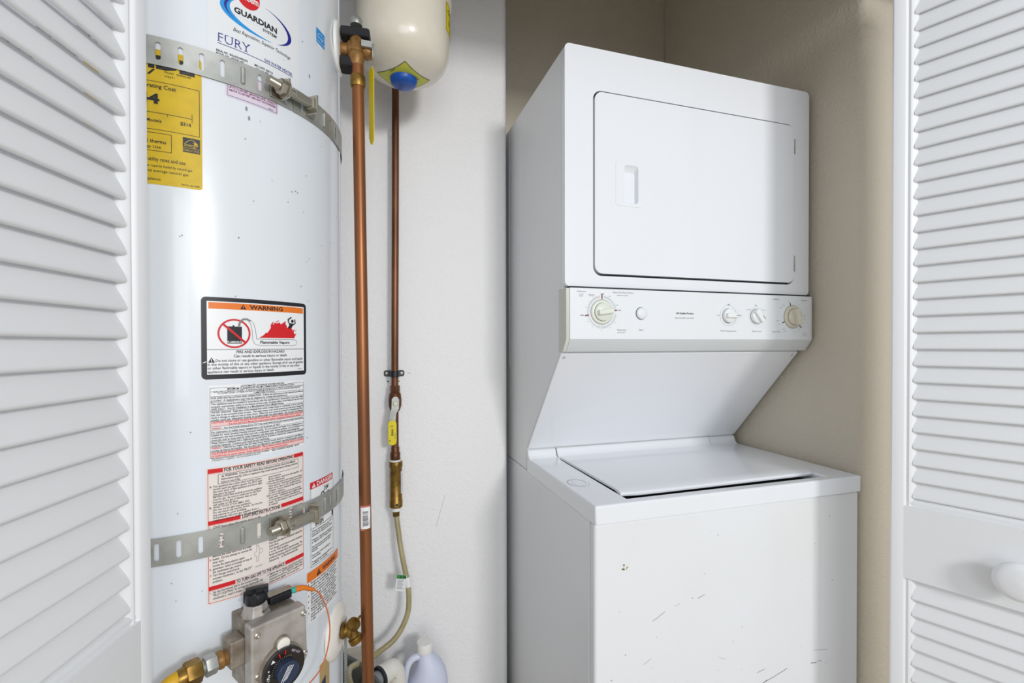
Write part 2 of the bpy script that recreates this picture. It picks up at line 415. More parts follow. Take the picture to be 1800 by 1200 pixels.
# washer top with the lid well
lx0, lx1, ly0, ly1 = .4865, 1.0035, .806, 1.146
zt, zb_ = .9487, .9135
b = MB()
X_ = [XL, lx0, lx1, XR]; Y_ = [.782, ly0, ly1, 1.176]
for i in range(3):
    for j in range(3):
        if (i, j) != (1, 1): b.add([(X_[i], Y_[j], zt), (X_[i+1], Y_[j], zt), (X_[i+1], Y_[j+1], zt), (X_[i], Y_[j+1], zt)], [(0, 1, 2, 3)])
for i in range(3):
    b.add([(X_[i], Y_[0], zt), (X_[i+1], Y_[0], zt), (X_[i+1], Y_[0], zb_), (X_[i], Y_[0], zb_)], [(0, 3, 2, 1)])
    b.add([(X_[i], Y_[3], zt), (X_[i+1], Y_[3], zt), (X_[i+1], Y_[3], zb_), (X_[i], Y_[3], zb_)], [(0, 1, 2, 3)])
    b.add([(XL, Y_[i], zt), (XL, Y_[i+1], zt), (XL, Y_[i+1], zb_), (XL, Y_[i], zb_)], [(0, 1, 2, 3)])
    b.add([(XR, Y_[i], zt), (XR, Y_[i+1], zt), (XR, Y_[i+1], zb_), (XR, Y_[i], zb_)], [(0, 3, 2, 1)])
b.add([(XL, .782, zb_), (XR, .782, zb_), (XR, 1.176, zb_), (XL, 1.176, zb_)], [(0, 3, 2, 1)])
zr = .931
b.add([(lx0, ly0, zt), (lx1, ly0, zt), (lx1, ly1, zt), (lx0, ly1, zt), (lx0+.003, ly0+.006, zr), (lx1-.003, ly0+.006, zr), (lx1-.003, ly1, zr), (lx0+.003, ly1, zr)],
      [(0, 1, 5, 4), (1, 2, 6, 5), (2, 3, 7, 6), (3, 0, 4, 7)])
b.add([(lx0+.003, ly0+.006, zr), (lx1-.003, ly0+.006, zr), (lx1-.003, ly0+.019, zr-.004), (lx0+.003, ly0+.019, zr-.004)], [(0, 1, 2, 3)])
b.add([(lx0+.003, ly0+.019, zr-.004), (lx1-.003, ly0+.019, zr-.004), (lx1-.003, ly1, zr-.004), (lx0+.003, ly1, zr-.004)], [(0, 1, 2, 3)], 1)  # floor coloured dark for the shade in the hollow under the lid
bm = bmesh.new()
wt = b.build('washer_top', [M_enamel, M_dark], LC)
bm.from_mesh(wt.data); bmesh.ops.remove_doubles(bm, verts=bm.verts, dist=1e-5); bmesh.ops.recalc_face_normals(bm, faces=bm.faces); bm.to_mesh(wt.data); bm.free()
wt.data.set_sharp_from_angle(angle=math.radians(35))
bv = wt.modifiers.new('bevel', 'BEVEL'); bv.width = .0045; bv.segments = 3; bv.limit_method = 'ANGLE'; bv.harden_normals = True
# rear cove of the top, left and right of the lid
cove = [(1.150, zt-.001), (1.156, .9505), (1.161, .954), (1.1645, .960), (1.1665, .966), (1.170, .9705), (1.1745, .972), (1.1765, .970), (1.1765, zt-.001)]
for x0, x1 in ((XL+.001, .4855), (.9885, XR-.004)):
    MB().prism(cove, (x0, 0, 0), (0, 1, 0), (0, 0, 1), (1, 0, 0), x1-x0).build('rear_cove', M_enamel, LC, .001)
tp = Print(); 
for k, (rr, w) in enumerate(((.020, .0012), (.0235, .0009), (.015, .0008))):
    tp.line([(.437+rr*1.0*math.cos(a)+.002*k, .928+rr*1.25*math.sin(a)) for a in [2*PI*i/26+k for i in range(22)]], w, M_ring)
tp.build('ring_stain', wt, lambda x, y, l: (x, y, zt+.0002+l), cut=0, label='faint ring stain')
# lid: slightly bowed sheet, lip folded down in front
lid = MB(); lw0, lw1 = .4895, .9985
prof = [(1.150, .9515), (1.10, .9525), (.95, .9535), (.86, .9535), (.838, .9528), (.831, .9505), (.8285, .9470), (.8300, .9425), (.8335, .9418), (.8345, .9445), (.86, .9475), (1.150, .9455)]
n_ = 14; vs = []
for i in range(n_+1):
    t = i/n_; x = lw0+(lw1-lw0)*t; e = min(t, 1-t)
    sweep = .006*max(0, 1-e/.06)**2
    for y, z in prof: vs.append((x, y+(sweep if y < .84 else 0), z+(.0022 if y < .9 else 0)*max(0, (t-.2))*(1 if t < .93 else 0)))
k = len(prof); fs = [(i*k+j, i*k+(j+1) % k, (i+1)*k+(j+1) % k, (i+1)*k+j) for i in range(n_) for j in range(k)]+[tuple(range(k)), tuple(n_*k+j for j in range(k-1, -1, -1))]
lido = lid.add(vs, fs).build('washer_lid', M_enamel, LC, .0012, smooth=50)
MB().prism([(y-.001, z+.0004) for y, z in cove], (.4885, 0, 0), (0, 1, 0), (0, 0, 1), (1, 0, 0), .498).build('lid_hinge_cove', M_enamel, lido, .001)
# dryer cabinet (side profile with the cut-back below the control panel)
dp = [(.9352, 1.8935), (1.53, 1.8935), (1.53, .916), (1.1785, .916), (1.1785, .965), (1.1735, .976), (.949, 1.2335), (.9352, 1.262)]
MB().prism(dp, (XL, 0, 0), (0, 1, 0), (0, 0, 1), (1, 0, 0), .678).build('dryer_cabinet', M_enamel_s, LC, .004, seg=3)
sl = V((0, 1.1710-.9464, .9755-1.2335)); L_ = sl.length; sd = sl.normalized(); sn = V((0, sd.z, -sd.y))
if sn.y > 0: sn = -sn
sc_c = V((.7435, (1.1710+.9464)/2, (.9755+1.2335)/2))
rp = MB().obox(sc_c+sn*.0002, ((1, 0, 0), sd, sn), (.3375, L_/2-.001, .0022)).build('recess_panel', M_enamel, LC, .0012)
for x in (.4162, 1.0688):
    c = V((x, .9551, 1.2250))+sn*.0022
    MB().lathe([(.0001, .0), (.0038, 0), (.0036, .0012), (.0022, .0018), (.0012, .0006), (.0001, .0006)], c, sn, 18, cap=False).build('screw', M_galv, LC)
for yy, z0_ in ((1.221, 1.185), (1.329, 1.185)):
    MB().box(XL-.0006, XL+.001, yy, yy+.0022, z0_, 1.888).build('side_seam', M_enamel_s, LC, .0004)
# dryer face with an opening for its door
DX0, DX1, DZ0, DZ1 = .4035, 1.084, 1.3768, 1.8967
hx0, hx1, hz0, hz1 = .4706, 1.0338, 1.4025, 1.8062
plate('dryer_front_panel', rrect(DX0, DX1, DZ0, DZ1, .012), [rrect(hx0, hx1, hz0, hz1, .02, 8)], .9176, .934, M_enamel, LC, .005)
MB().box(hx0-.004, hx1+.004, .9290, .9335, hz0-.004, hz1+.004).build('door_gap_shade', M_dark, LC, smooth=0)  # dark sheet that paints the shade inside the door gap
g = .0032
hole = rrect(.5452, .5822, 1.5655, 1.6515, .008, 5)
dd = plate('dryer_door', rrect(hx0+g, hx1-.0012, hz0+g*1.5, hz1-g, .0185, 8), [hole], .9156, .928, M_enamel, LC, .003)
plate('door_handle', rrect(.5244, .5952, 1.5588, 1.6603, .009, 5), [rrect(.5462, .5812, 1.5665, 1.6505, .007, 5)], .9148, .9158, M_enamel, dd, .0004)
hp = MB(); inn = rrect(.5462, .5812, 1.5665, 1.6505, .007, 5); bot = rrect(.5492, .5795, 1.568, 1.640, .006, 5); k = len(inn)
hp.add([(x, .9152, z) for x, z in inn]+[(x, .9275, z) for x, z in bot], [(i, (i+1) % k, k+(i+1) % k, k+i) for i in range(k)]+[tuple(range(k, 2*k))])
hp.build('handle_cup', M_enamel, dd, smooth=50)
for z0, z1 in ((1.7333, 1.7704), (1.4363, 1.4762)):
    hb = MB().box(1.0332, 1.0372, .9158, .9179, z0, z1)
    for i in range(3): hb.lathe([(.0016, 0), (.0016, (z1-z0)*.24)], (1.0335, .9156, z0+(z1-z0)*(.06+.32*i)), (0, 0, 1), 10)
    hb.build('hinge', M_galv, LC, .0003)
# control panel
MB().box(.414, 1.083, .9135, .940, 1.3736, 1.3772).build('panel_gap_shade', M_dark, LC, smooth=0)  # dark strip added as the shade between dryer face and panel
PX0, PX1, PY = .4125, 1.0898, .9114
cp = [(PY, 1.3738), (PY, 1.2636), (PY+.0012, 1.2624), (.9306, 1.2375), (.9345, 1.2355), (.950, 1.2355), (.950, 1.3738)]
cb = MB().prism(cp, (PX0, 0, 0), (0, 1, 0), (0, 0, 1), (1, 0, 0), PX1-PX0-.004)
cb.m = [0, 1, 1, 1, 1, 1, 0, 0, 0]
cpo = cb.build('control_panel', [M_plast, M_bevel], LC, .0012)
MB().prism([(PY+.0005, 1.3730), (PY+.0005, 1.2640), (.9310, 1.2362), (.953, 1.2362), (.953, 1.3730)], (.4036, 0, 0), (0, 1, 0), (0, 0, 1), (1, 0, 0), .0086).build('panel_end_cap', M_cap_end, LC, .001)
MB().prism([(PY+.0002, 1.3733), (PY+.0002, 1.2630), (.9312, 1.2358), (.953, 1.2358), (.953, 1.3733)], (PX1-.004, 0, 0), (0, 1, 0), (0, 0, 1), (1, 0, 0), .004).build('panel_end_cap', M_cap_end, LC, .001)
pp = Print()
def lab(t, x, z, h, m=M_inkg, **k): pp.text(t, x, z, h, m, **k)
def ticks(cx, cz, r0, r1, a0, a1, n, m=M_inkg, w=.0006):
    for i in range(n):
        a = math.radians(a0+(a1-a0)*i/(n-1)); pp.line([(cx+r0*math.cos(a), cz+r0*math.sin(a)), (cx+r1*math.cos(a), cz+r1*math.sin(a))], w, m)
def arcline(cx, cz, r, a0, a1, w=.0004, m=M_inkg, n=30):
    pp.line([(cx+r*math.cos(math.radians(a0+(a1-a0)*i/n)), cz+r*math.sin(math.radians(a0+(a1-a0)*i/n))) for i in range(n+1)], w, m)
k1c = (.4882, 1.3226)
ticks(*k1c, .0310, .0360, 100, 185, 22); ticks(*k1c, .0310, .0360, 195, 352, 34); ticks(*k1c, .0310, .0360, 12, 80, 18)
for a, r0, r1 in ((90, .0295, .0375), (7, .0300, .0365), (192, .0330, .0410)):
    a = math.radians(a); pp.line([(k1c[0]+r0*math.cos(a), k1c[1]+r0*math.sin(a)), (k1c[0]+r1*math.cos(a), k1c[1]+r1*math.sin(a))], .0028, M_inkdr, 3)
lab('Delicate', .4290, 1.3648, .0032, w=.0205, shear=.2, m=M_scuff); lab('LOW', .4335, 1.3592, .0022, w=.0105); lab('HEAT', .4335, 1.3552, .0022, w=.0105)
lab('Auto Dry Perm Press', .5142, 1.3648, .0034, w=.0520, shear=.2, m=M_scuff); lab('MEDIUM HEAT', .5250, 1.3590, .0022, w=.0290)
lab('Timed Dry', .5250, 1.2822, .0034, w=.0238, shear=.2, m=M_scuff); lab('HIGH HEAT', .5255, 1.2770, .0022, w=.0215)
lab('OFF', .4850, 1.3608, .0022, w=.0085, m=M_ink, bold=.02); lab('OFF', .5268, 1.3262, .0022, w=.0085, m=M_ink, bold=.02); lab('OFF', .4362, 1.3136, .0022, w=.0085, m=M_ink, bold=.02)
for t, a in (('10', 145), ('20', 165), ('30', 118), ('60', 212), ('50', 235), ('40', 268), ('30', 300), ('20', 325), ('MORE', 24), ('LESS', 62)):
    a = math.radians(a); lab(t, k1c[0]+.0405*math.cos(a), k1c[1]+.0395*math.sin(a)-.001, .0018, align='C')
lab('MORE TIME', .4562, 1.3590, .0016, w=.0135); lab('DAMP DRY', .4562, 1.3564, .0016, w=.0125)
pbuild = lambda nm: pp.build(nm, cpo, lambda x, z, l: (x, PY-.0001-l, z), cut=0)
pbuild('dryer_timer_marks')['kind'] = 'stuff'; pp = Print()
arcline(.5865, 1.3214, .0142, 0, 360)
lab('Start', .5802, 1.2828, .0034, w=.0118, shear=.15, m=M_scuff)
lab('GE Quality Product', .6785, 1.3218, .0038, w=.0480, m=M_ink, bold=.02, shear=.15); lab('Spacemaker Laundry', .6760, 1.3116, .0034, w=.0520, m=M_scuff, shear=.2)
pbuild('centre_lettering')['kind'] = 'stuff'; pp = Print()
k2c, k3c, k4c = (.8262, 1.3204), (.9092, 1.3208), (1.0250, 1.3209)
arcline(*k2c, .0245, 20, 340); arcline(*k3c, .0215, 100, 440)
lab('Wash Temperature', .8028, 1.2822, .0034, w=.0465, m=M_scuff, shear=.15); lab('Water Level', .8968, 1.2822, .0032, w=.0275, m=M_scuff, shear=.15)
lab('WARM', .8205, 1.3468, .0020, w=.0105); lab('HOT', .7905, 1.3200, .0020, w=.0080); lab('COLD', .8575, 1.3195, .0020, w=.0085)
lab('MED', .9040, 1.3462, .0020, w=.0085); lab('LOW', .8805, 1.3350, .0020, w=.0085); lab('HIGH', .9290, 1.3350, .0020, w=.0088)
for c, aa, r in ((k2c, (90, 180), .0245), (k3c, (90, 140, 45), .0225)):
    for a in aa: ticks(*c, r, r+.0025, a, a+.01, 2, M_ink, .0007)
pbuild('selector_marks')['kind'] = 'stuff'; pp = Print()
lab('Delicate', .9608, 1.3622, .0030, w=.0195, m=M_scuff, shear=.15); lab('Regular', 1.0535, 1.3616, .0030, w=.0180, m=M_scuff, shear=.15); lab('Perm Press', .9580, 1.2815, .0030, w=.0280, m=M_scuff, shear=.15)
for a, r0, r1 in ((105, .0285, .0360), (205, .0300, .0365), (315, .0310, .0375)):
    a = math.radians(a); pp.line([(k4c[0]+r0*math.cos(a), k4c[1]+r0*math.sin(a)), (k4c[0]+r1*math.cos(a), k4c[1]+r1*math.sin(a))], .0022, M_ink, 3)
for t, x, z in (('WASH', .9900, 1.3480), ('RINSE', .9825, 1.3420), ('SPIN', .9735, 1.3095), ('OFF', .9795, 1.3010), ('OFF', 1.0095, 1.3585), ('WASH', .9910, 1.2885), ('RINSE', .9955, 1.2830), ('OFF', 1.0530, 1.2935), ('RINSE', 1.0600, 1.3235), ('SPIN', 1.0600, 1.3150), ('12', 1.0330, 1.3580), ('10', 1.0420, 1.3500), ('8', 1.0370, 1.2830), ('4', 1.0290, 1.2800), ('6', 1.0455, 1.2880)):
    lab(t, x, z, .0019, m=M_scuff if len(t) > 2 else M_inkg)
pp.line([(1.0575, 1.2760), (1.0605, 1.2790), (1.0660, 1.2795), (1.0705, 1.2765), (1.0660, 1.2735), (1.0605, 1.2730)], .0005, M_inkg, closed=True)
pbuild('washer_timer_marks')['kind'] = 'stuff'
def knob(name, c, rs, rc, bar, ang, m, m2=None, mark=None, h=.013, skirt=.004, bw=.006):
    r = MB(); C_ = V((c[0], PY, c[1])); ax = V((0, -1, 0))
    if rs: r.lathe([(rs, 0), (rs-.0008, skirt*.7), (rs-.003, skirt), (rc+.002, skirt+.0002)], C_, ax, 48)
    r.lathe([(rc, 0 if not rs else skirt-.001), (rc, skirt+.004), (rc-.001, skirt+.005), (.001, skirt+.0052)], C_, ax, 48)
    o = r.build(name, m, LC, smooth=50)
    MB().lathe([(rc+.0007, -.0005), (rc+.0007, (skirt if rs else 0)+.0004)], C_, ax, 40).build('knob_gap_shade', M_dark, o, smooth=0)  # dark disc added as a painted shade line round the cap
    if rs: MB().lathe([(rs+.0008, -.0005), (rs+.0008, .0003)], C_, ax, 40).build('skirt_gap_shade', M_scuff, o, smooth=0)  # grey disc painting the shade line round the skirt
    a = math.radians(ang); u = V((math.cos(a), 0, math.sin(a))); w = V((-math.sin(a), 0, math.cos(a)))
    b0, b1 = bar; q = MB().obox(C_+u*(b0+b1)/2+ax*(skirt+.005+h/2-.002), (u, w, ax), ((b1-b0)/2, bw, h/2)).build('grip', m2 or m, o, .0026, seg=3)
    if mark: MB().obox(C_+u*(b1-.0055-mark[1])+w*mark[0]+ax*(skirt+.005+h-.002+.0002), (u, w, ax), (.0052, .0006, .0002)).build('pointer_mark', M_ink, o, smooth=0)
    return o
knob('dryer_timer_knob', k1c, .0268, .0196, (-.0150, .0215), 8, M_knobg, h=.012, bw=.0058)
knob('temperature_knob', k2c, 0, .0172, (-.0150, .0195), 0, M_knobw, mark=(0, 0), bw=.0058, h=.010)
knob('water_level_knob', k3c, 0, .0172, (-.0175, .0175), -50, M_knobw, mark=(.004, .003), bw=.0068, h=.010)
knob('washer_timer_knob', k4c, .0285, .0200, (-.0195, .0205), -75, M_knobb, h=.015, bw=.0058)
MB().lathe([(.0138, -.0004), (.0138, .0003)], (.5861, PY, 1.3213), (0, -1, 0), 36).build('button_gap_shade', M_dark, LC, smooth=0)  # dark disc painting the shaded gap round the button
MB().lathe([(.0132, 0), (.0132, .0035), (.0120, .0052), (.006, .0062), (.0001, .0064)], (.5868, PY, 1.3214), (0, -1, 0), 36, cap=False).build('start_button', M_plast, LC, smooth=60)

# ================================================================== water heater
HC = V((-.2988, .986, 0)); R = .2486
def cyl(s, z, off=0, c=HC):
    a = s/R; return V((c.x+(R+off)*math.sin(a), c.y-(R+off)*math.cos(a), z))
def cyn(s): a = s/R; return V((math.sin(a), -math.cos(a), 0)), V((math.cos(a), math.sin(a), 0))
WH = thing('water_heater', (HC.x, HC.y, .50), 'tall white cylindrical gas water heater covered in labels, strapped in the left niche', 'water heater')
MB().lathe([(.001, .50), (R-.004, .50), (R, .504), (R, 1.985), (R-.008, 1.995), (.001, 2.0)], HC, (0, 0, 1), 160, cap=False).build('jacket', M_jacket, WH)
b = MB()
for s0, w in ((.3635, .0018),):
    b.add([cyl(s0, .51, .0001), cyl(s0+w, .51, .0014), cyl(s0+w*3, .51, .0014), cyl(s0+w*4, .51, .0001), cyl(s0, 1.98, .0001), cyl(s0+w, 1.98, .0014), cyl(s0+w*3, 1.98, .0014), cyl(s0+w*4, 1.98, .0001)], [(0, 1, 5, 4), (1, 2, 6, 5), (2, 3, 7, 6)])
b.build('jacket_seam', M_jacket, WH)
sp = Print()
for i in range(70):
    s, z = random.uniform(.02, .34), random.uniform(.75, 1.8)
    sp.ell(s, z, random.uniform(.0003, .0012), random.uniform(.0004, .0016), M_inkg, n=6)
for s, z in ((.2135, 1.50), (.2175, 1.4985), (.2065, 1.497)): sp.ell(s, z, .0014, .0010, M_scuff, n=7)
for s, z in ((.136, 1.60), (.1395, 1.587), (.245, 1.702)): sp.ell(s, z, .0016, .0035, M_inkg, n=9)
sp.build('surface_specks', WH, lambda s, z, l: cyl(s, z, .0002+l))['kind'] = 'stuff'
def sheet(name, s0, s1, z0, z1, r, m, label=None, off=.0003):
    P = Print(); P.poly(rrect(s0, s1, z0, z1, r), m, 0); return P.build(name, WH, lambda s, z, l: cyl(s, z, off), label=label)
pr = lambda s, z, l: cyl(s, z, .0004+l)
# --- brand label
o = sheet('brand_label', .0885, .2215, 1.6555, 1.8150, .006, M_lab_g, 'label with blue oval logo and red badge')
p = Print()
T_ = math.radians(-0)
def swoosh(cx, cz, rx, rz, a0, a1, w0, wm, m, dx=0, dz=0, n=28, pw=1, peak=.5):
    O, I = [], []
    for i in range(n+1):
        t = i/n; a = math.radians(a0+(a1-a0)*t); c, q = math.cos(a), math.sin(a)
        f = (math.sin(PI*min(1, max(0, t)) ** pw)) if True else 0
        w = w0+(wm-w0)*f
        O.append((cx+(rx+w*.0)*c, cz+(rz)*q)); I.append((cx+(rx-w)*c, cz+(rz-w*.55)*q))
    p.band(O, I, m, 1)
ec = (.1553, 1.7385)
swoosh(*ec, .0525, .0245, 105, 292, .0002, .0125, M_inkc, pw=.9)
for dx_, rx_, rz_ in ((0, .0485, .0225),): swoosh(ec[0]+.001, ec[1]+.001, rx_, rz_, 100, 225, .0002, .0036, M_inkb)
swoosh(ec[0], ec[1], .0515, .0245, 82, -58, .0002, .0062, M_inkb, pw=1.15)
p.ell(.1395, 1.7655, .0160, .0180, M_inkr, 3)
p.text('Rheem', .1400, 1.7585, .0100, M_lab_w, w=.0270, align='C', bold=.02, layer=5)
p.text('GUARDIAN', .1205, 1.7338, .0078, M_ink, w=.0612, bold=.035)
p.text('SYSTEM', .1598, 1.7262, .0040, M_ink, w=.0210, bold=.02)
p.text('- - - - - - - - - - - - - - -', .1205, 1.7290, .0014, M_inkg, w=.0600)
p.text('Best Reputation, Superior Technology', .1192, 1.7060, .0052, M_ink, w=.0860, shear=.35)
p.text('FURY', .1004, 1.6832, .0122, M_inkb, w=.0405, bold=-.012)
for x0, x1, z in ((.0992, .1045, 1.6832), (.1098, .1138, 1.6948), (.1158, .1198, 1.6948), (.1205, .1240, 1.6832), (.1378, .1418, 1.6948), (.1300, .1338, 1.6948), (.1335, .1385, 1.6832)): p.rect(x0, x1, z, z+.0006, M_inkb, 3)
p.line([(.0995, 1.6805), (.2083, 1.6805)], .0008, M_inkb)
p.text('GAS WATER HEATER', .1618, 1.6822, .0040, M_inkb, w=.0462, bold=.01)
p.text('SERIAL NO.  RHLNG010992575', .0977, 1.6682, .0030, M_ink, w=.0400, bold=.02)
p.text('MODEL NO.  42VR40-40F', .0977, 1.6637, .0030, M_ink, w=.0345, bold=.02)
p.text('MFG. DATE  06/01/10', .1475, 1.6680, .0030, M_ink, w=.0270, bold=.02); p.text('CAL. V.I. EFF. .62', .1490, 1.6635, .0030, M_ink, w=.0250, bold=.02)
p.text('MAX W.P. 150', .1925, 1.6640, .0022, M_ink, w=.012, bold=.02)
p.build('lettering', o, pr)
# --- small blue star sticker
o = sheet('blue_sticker', .2632, .2885, 1.7720, 1.7968, .001, M_inkc, 'small blue square sticker')
p = Print(); p.line([(.266+.0195*i/10, 1.785+.006*math.sin(PI*i/10)) for i in range(11)], .0006, M_lab_w); p.text('energy', .2665, 1.7815, .0040, M_lab_w, w=.017, shear=.4); p.text('ENERGY STAR', .2650, 1.7745, .0024, M_lab_w, w=.0215); p.build('lettering', o, pr)
# --- yellow energy guide
o = sheet('energy_guide_label', -.052, .0805, 1.4672, 1.6480, .004, M_lab_y, 'yellow energy guide label')
p = Print()
p.text('GUIDE', -.030, 1.6228, .0160, M_ink, w=.1025, bold=.05)
p.poly([(.0195, 1.6130), (.0225, 1.6130), (.0285, 1.6205), (.0255, 1.6205)], M_ink); 
p.text('Model', .0387, 1.6180, .0028, M_ink); p.text('VI2571', .0387, 1.6125, .0028, M_ink); p.text('42VR40-40F', .0520, 1.6178, .0028, M_ink, w=.0165)
p.line([(-.048, 1.6045), (.0775, 1.6045), (.0775, 1.5405), (-.048, 1.5405)], .0006, M_ink, closed=True)
p.text('Estimated Yearly Operating Cost', .0514, 1.5960, .0052, M_ink, w=.094, align='R', bold=.01)
p.text('$244', .0330, 1.5755, .0118, M_ink, w=.049, align='R', bold=.045)
p.line([(-.045, 1.5630), (.0692, 1.5630)], .0006, M_ink); p.line([(.0692, 1.5695), (.0692, 1.5575)], .0006, M_ink); p.line([(.0415, 1.5630), (.0415, 1.5600)], .0006, M_ink)
p.text('Cost Range of Similar Models', .0350, 1.5505, .0040, M_ink, w=.070, align='R', bold=.01); p.text('$314', .0560, 1.5520, .0044, M_ink, w=.0118, bold=.02)
p.line([(-.048, 1.5360), (.0458, 1.5360), (.0458, 1.5120), (-.048, 1.5120)], .0006, M_ink, closed=True)
p.text('242 therms', .0400, 1.5225, .0046, M_ink, w=.029, align='R', bold=.01); p.text('Estimated Yearly Energy Use', .0342, 1.5155, .0036, M_ink, w=.068, align='R')
p.rect(.0585, .0780, 1.5165, 1.5365, M_ink, 2)
p.line([(.0605+.0155*i/10, 1.5275+.0065*math.sin(PI*i/10)) for i in range(11)], .0007, M_lab_y, 4); p.text('energy', .0602, 1.5245, .0046, M_lab_y, w=.0155, shear=.45, layer=4); p.line([(.0585, 1.5225), (.0780, 1.5225)], .0005, M_lab_y, 4); p.text('ENERGY STAR', .0592, 1.5180, .0026, M_lab_y, w=.0180, layer=4)
st = [(.0728+.0032*(1 if i % 2 == 0 else .4)*math.sin(PI*i/5), 1.5295+.0034*(1 if i % 2 == 0 else .4)*math.cos(PI*i/5)) for i in range(10)]
p.poly(st, M_lab_y, 4)
p.text('Your cost will depend on your utility rates and use.', .0622, 1.4985, .0048, M_ink, w=.110, align='R', bold=.005)
p.text('Cost range based only on models of similar capacity fueled by natural gas.', .0694, 1.4905, .0034, M_ink, w=.116, align='R')
p.text('Estimated cost based on a national average natural gas', .0645, 1.4838, .0034, M_ink, w=.111, align='R'); p.text('For more information, visit www.ftc.gov/appliances.', .0342, 1.4728, .0034, M_ink, w=.082, align='R')
p.text('Part No. AA-14458', .0565, 1.4702, .0022, M_ink, w=.0205, bold=.01)
p.build('lettering', o, pr)
# --- pink-violet label under the upper strap
o = sheet('pink_label', .1090, .1830, 1.6085, 1.6500, .004, M_pink, 'small violet label half under the strap')
p = Print(); p.frame(.1115, .1805, 1.6108, 1.6480, .0005, M_inkb)
p.para(['THIS WATER HEATER IS CERTIFIED FOR USE', 'UP TO 10,100 FEET ABOVE SEA LEVEL, CONSULT', 'ABOVE 10,100 FEET ARE NOT AUTHORIZED', ], .1130, .1790, 1.6262, .0042, .0028, M_inkp, bold=.02); p.text('86015', .168, 1.6120, .0018, M_ink); p.build('lettering', o, pr)
# --- warning label with pictogram
o = sheet('warning_label', .0775, .2333, 1.2030, 1.3196, .006, M_ink, 'black bordered warning label with flames pictogram')
p = Print(); p.rect(.0842, .2282, 1.2097, 1.3137, M_lab_w, 1); p.rect(.0862, .2266, 1.3030, 1.3122, M_inko, 2)
p.tri_sign(.1296, 1.3040, .0070, M_ink, M_inko); p.text('WARNING', .1384, 1.3046, .0058, M_ink, w=.0500, bold=.03)
cx, cz = .1179, 1.2683
p.poly([(.1088, 1.2537), (.1277, 1.2537), (.1277, 1.2785), (.1088, 1.2785)], M_ink, 2); p.rect(.1155, .1180, 1.2785, 1.2803, M_ink, 2)
p.text('FLAMMABLES', .1093, 1.2545, .0028, M_lab_w, w=.0180, layer=3, bold=.01)
p.line([(.1238, 1.2785), (.1245, 1.2830), (.1265, 1.2870), (.1300, 1.2895), (.1345, 1.2895), (.1385, 1.2875)], .0026, M_scuff, 6)
n = 48; O = [(cx+.0212*math.cos(2*PI*i/n), cz+.0212*math.sin(2*PI*i/n)) for i in range(n+1)]; I_ = [(cx+.0187*math.cos(2*PI*i/n), cz+.0187*math.sin(2*PI*i/n)) for i in range(n+1)]
p.band(O, I_, M_inkr, 4); p.line([(cx-.0145, cz+.0135), (cx+.0145, cz-.0135)], .0030, M_inkr, 5)
def wavy(pts, amp, n, m=M_ink):
    out = []
    for i in range(len(pts)-1):
        a, b_ = V((*pts[i], 0)), V((*pts[i+1], 0)); d = b_-a; q = V((-d.y, d.x, 0)).normalized(); kk = max(2, int(n*d.length/.01))
        for j in range(kk*4): t = j/(kk*4); w_ = a+d*t+q*amp*abs(math.sin(t*kk*PI)); out.append((w_.x, w_.y))
    out.append(pts[-1]); p.line(out, .0004, m, 3)
wavy([(.1395, 1.2880), (.1430, 1.2840), (.1455, 1.2760), (.1470, 1.2640), (.1475, 1.2600)], .0006, 4)
wavy([(.1475, 1.2600), (.2095, 1.2596)], .0008, 4); wavy([(.2095, 1.2596), (.2130, 1.2575), (.2130, 1.2535), (.2090, 1.2512)], .0005, 4)
wavy([(.2090, 1.2512), (.1520, 1.2512), (.1450, 1.2535), (.1425, 1.2600), (.1420, 1.2720), (.1400, 1.2830), (.1370, 1.2862)], .0007, 4)
p.text('Flammable Vapors', .1530, 1.2538, .0040, M_ink, w=.0468, bold=.03)
fl = [(.1512, 1.2624), (.1575, 1.2662), (.1610, 1.2700), (.1640, 1.2705), (.1680, 1.2765), (.1700, 1.2820), (.1730, 1.2830), (.1745, 1.2855), (.1790, 1.2870), (.1770, 1.2845), (.1830, 1.2870), (.1850, 1.2838), (.1868, 1.2850), (.1935, 1.2895), (.1928, 1.2850), (.1950, 1.2820), (.1960, 1.2780), (.1985, 1.2815), (.2000, 1.2790), (.2030, 1.2835), (.2025, 1.2790), (.2060, 1.2760), (.2052, 1.2740), (.2105, 1.2775), (.2080, 1.2725), (.2090, 1.2690), (.2130, 1.2700), (.2085, 1.2625)]
p.poly(fl, M_inkr, 2)
p.poly([(.1690, 1.2775), (.1685, 1.2820), (.1710, 1.2860), (.1745, 1.2880), (.1725, 1.2850), (.1722, 1.2820), (.1705, 1.2800)], M_inkr, 2); p.poly([(.1760, 1.2868), (.1790, 1.2890), (.1830, 1.2900), (.1800, 1.2878)], M_inkr, 2); p.poly([(.2110, 1.2740), (.2125, 1.2765), (.2122, 1.2730)], M_inkr, 2)
p.ell(.2052, 1.2896, .0024, .0026, M_ink, 5, 16)
p.line([(.1985, 1.2875), (.1975, 1.2920), (.2015, 1.2945)], .0020, M_ink, 5); p.ell(.2022, 1.2950, .0019, .0012, M_ink, 5, 10, .5); p.line([(.2085, 1.2850), (.2105, 1.2870), (.2098, 1.2905)], .0018, M_ink, 5); p.ell(.2098, 1.2915, .0010, .0016, M_ink, 5, 10)
p.poly([(.1980, 1.2878), (.2010, 1.2862), (.2040, 1.2862), (.2088, 1.2848), (.2092, 1.2862), (.2050, 1.2815), (.2045, 1.2800), (.2030, 1.2775), (.2018, 1.2795), (.1995, 1.2772), (.1975, 1.2790), (.1995, 1.2830)], M_ink, 5)
p.line([(.0842, 1.2452), (.2282, 1.2452)], .0007, M_ink)
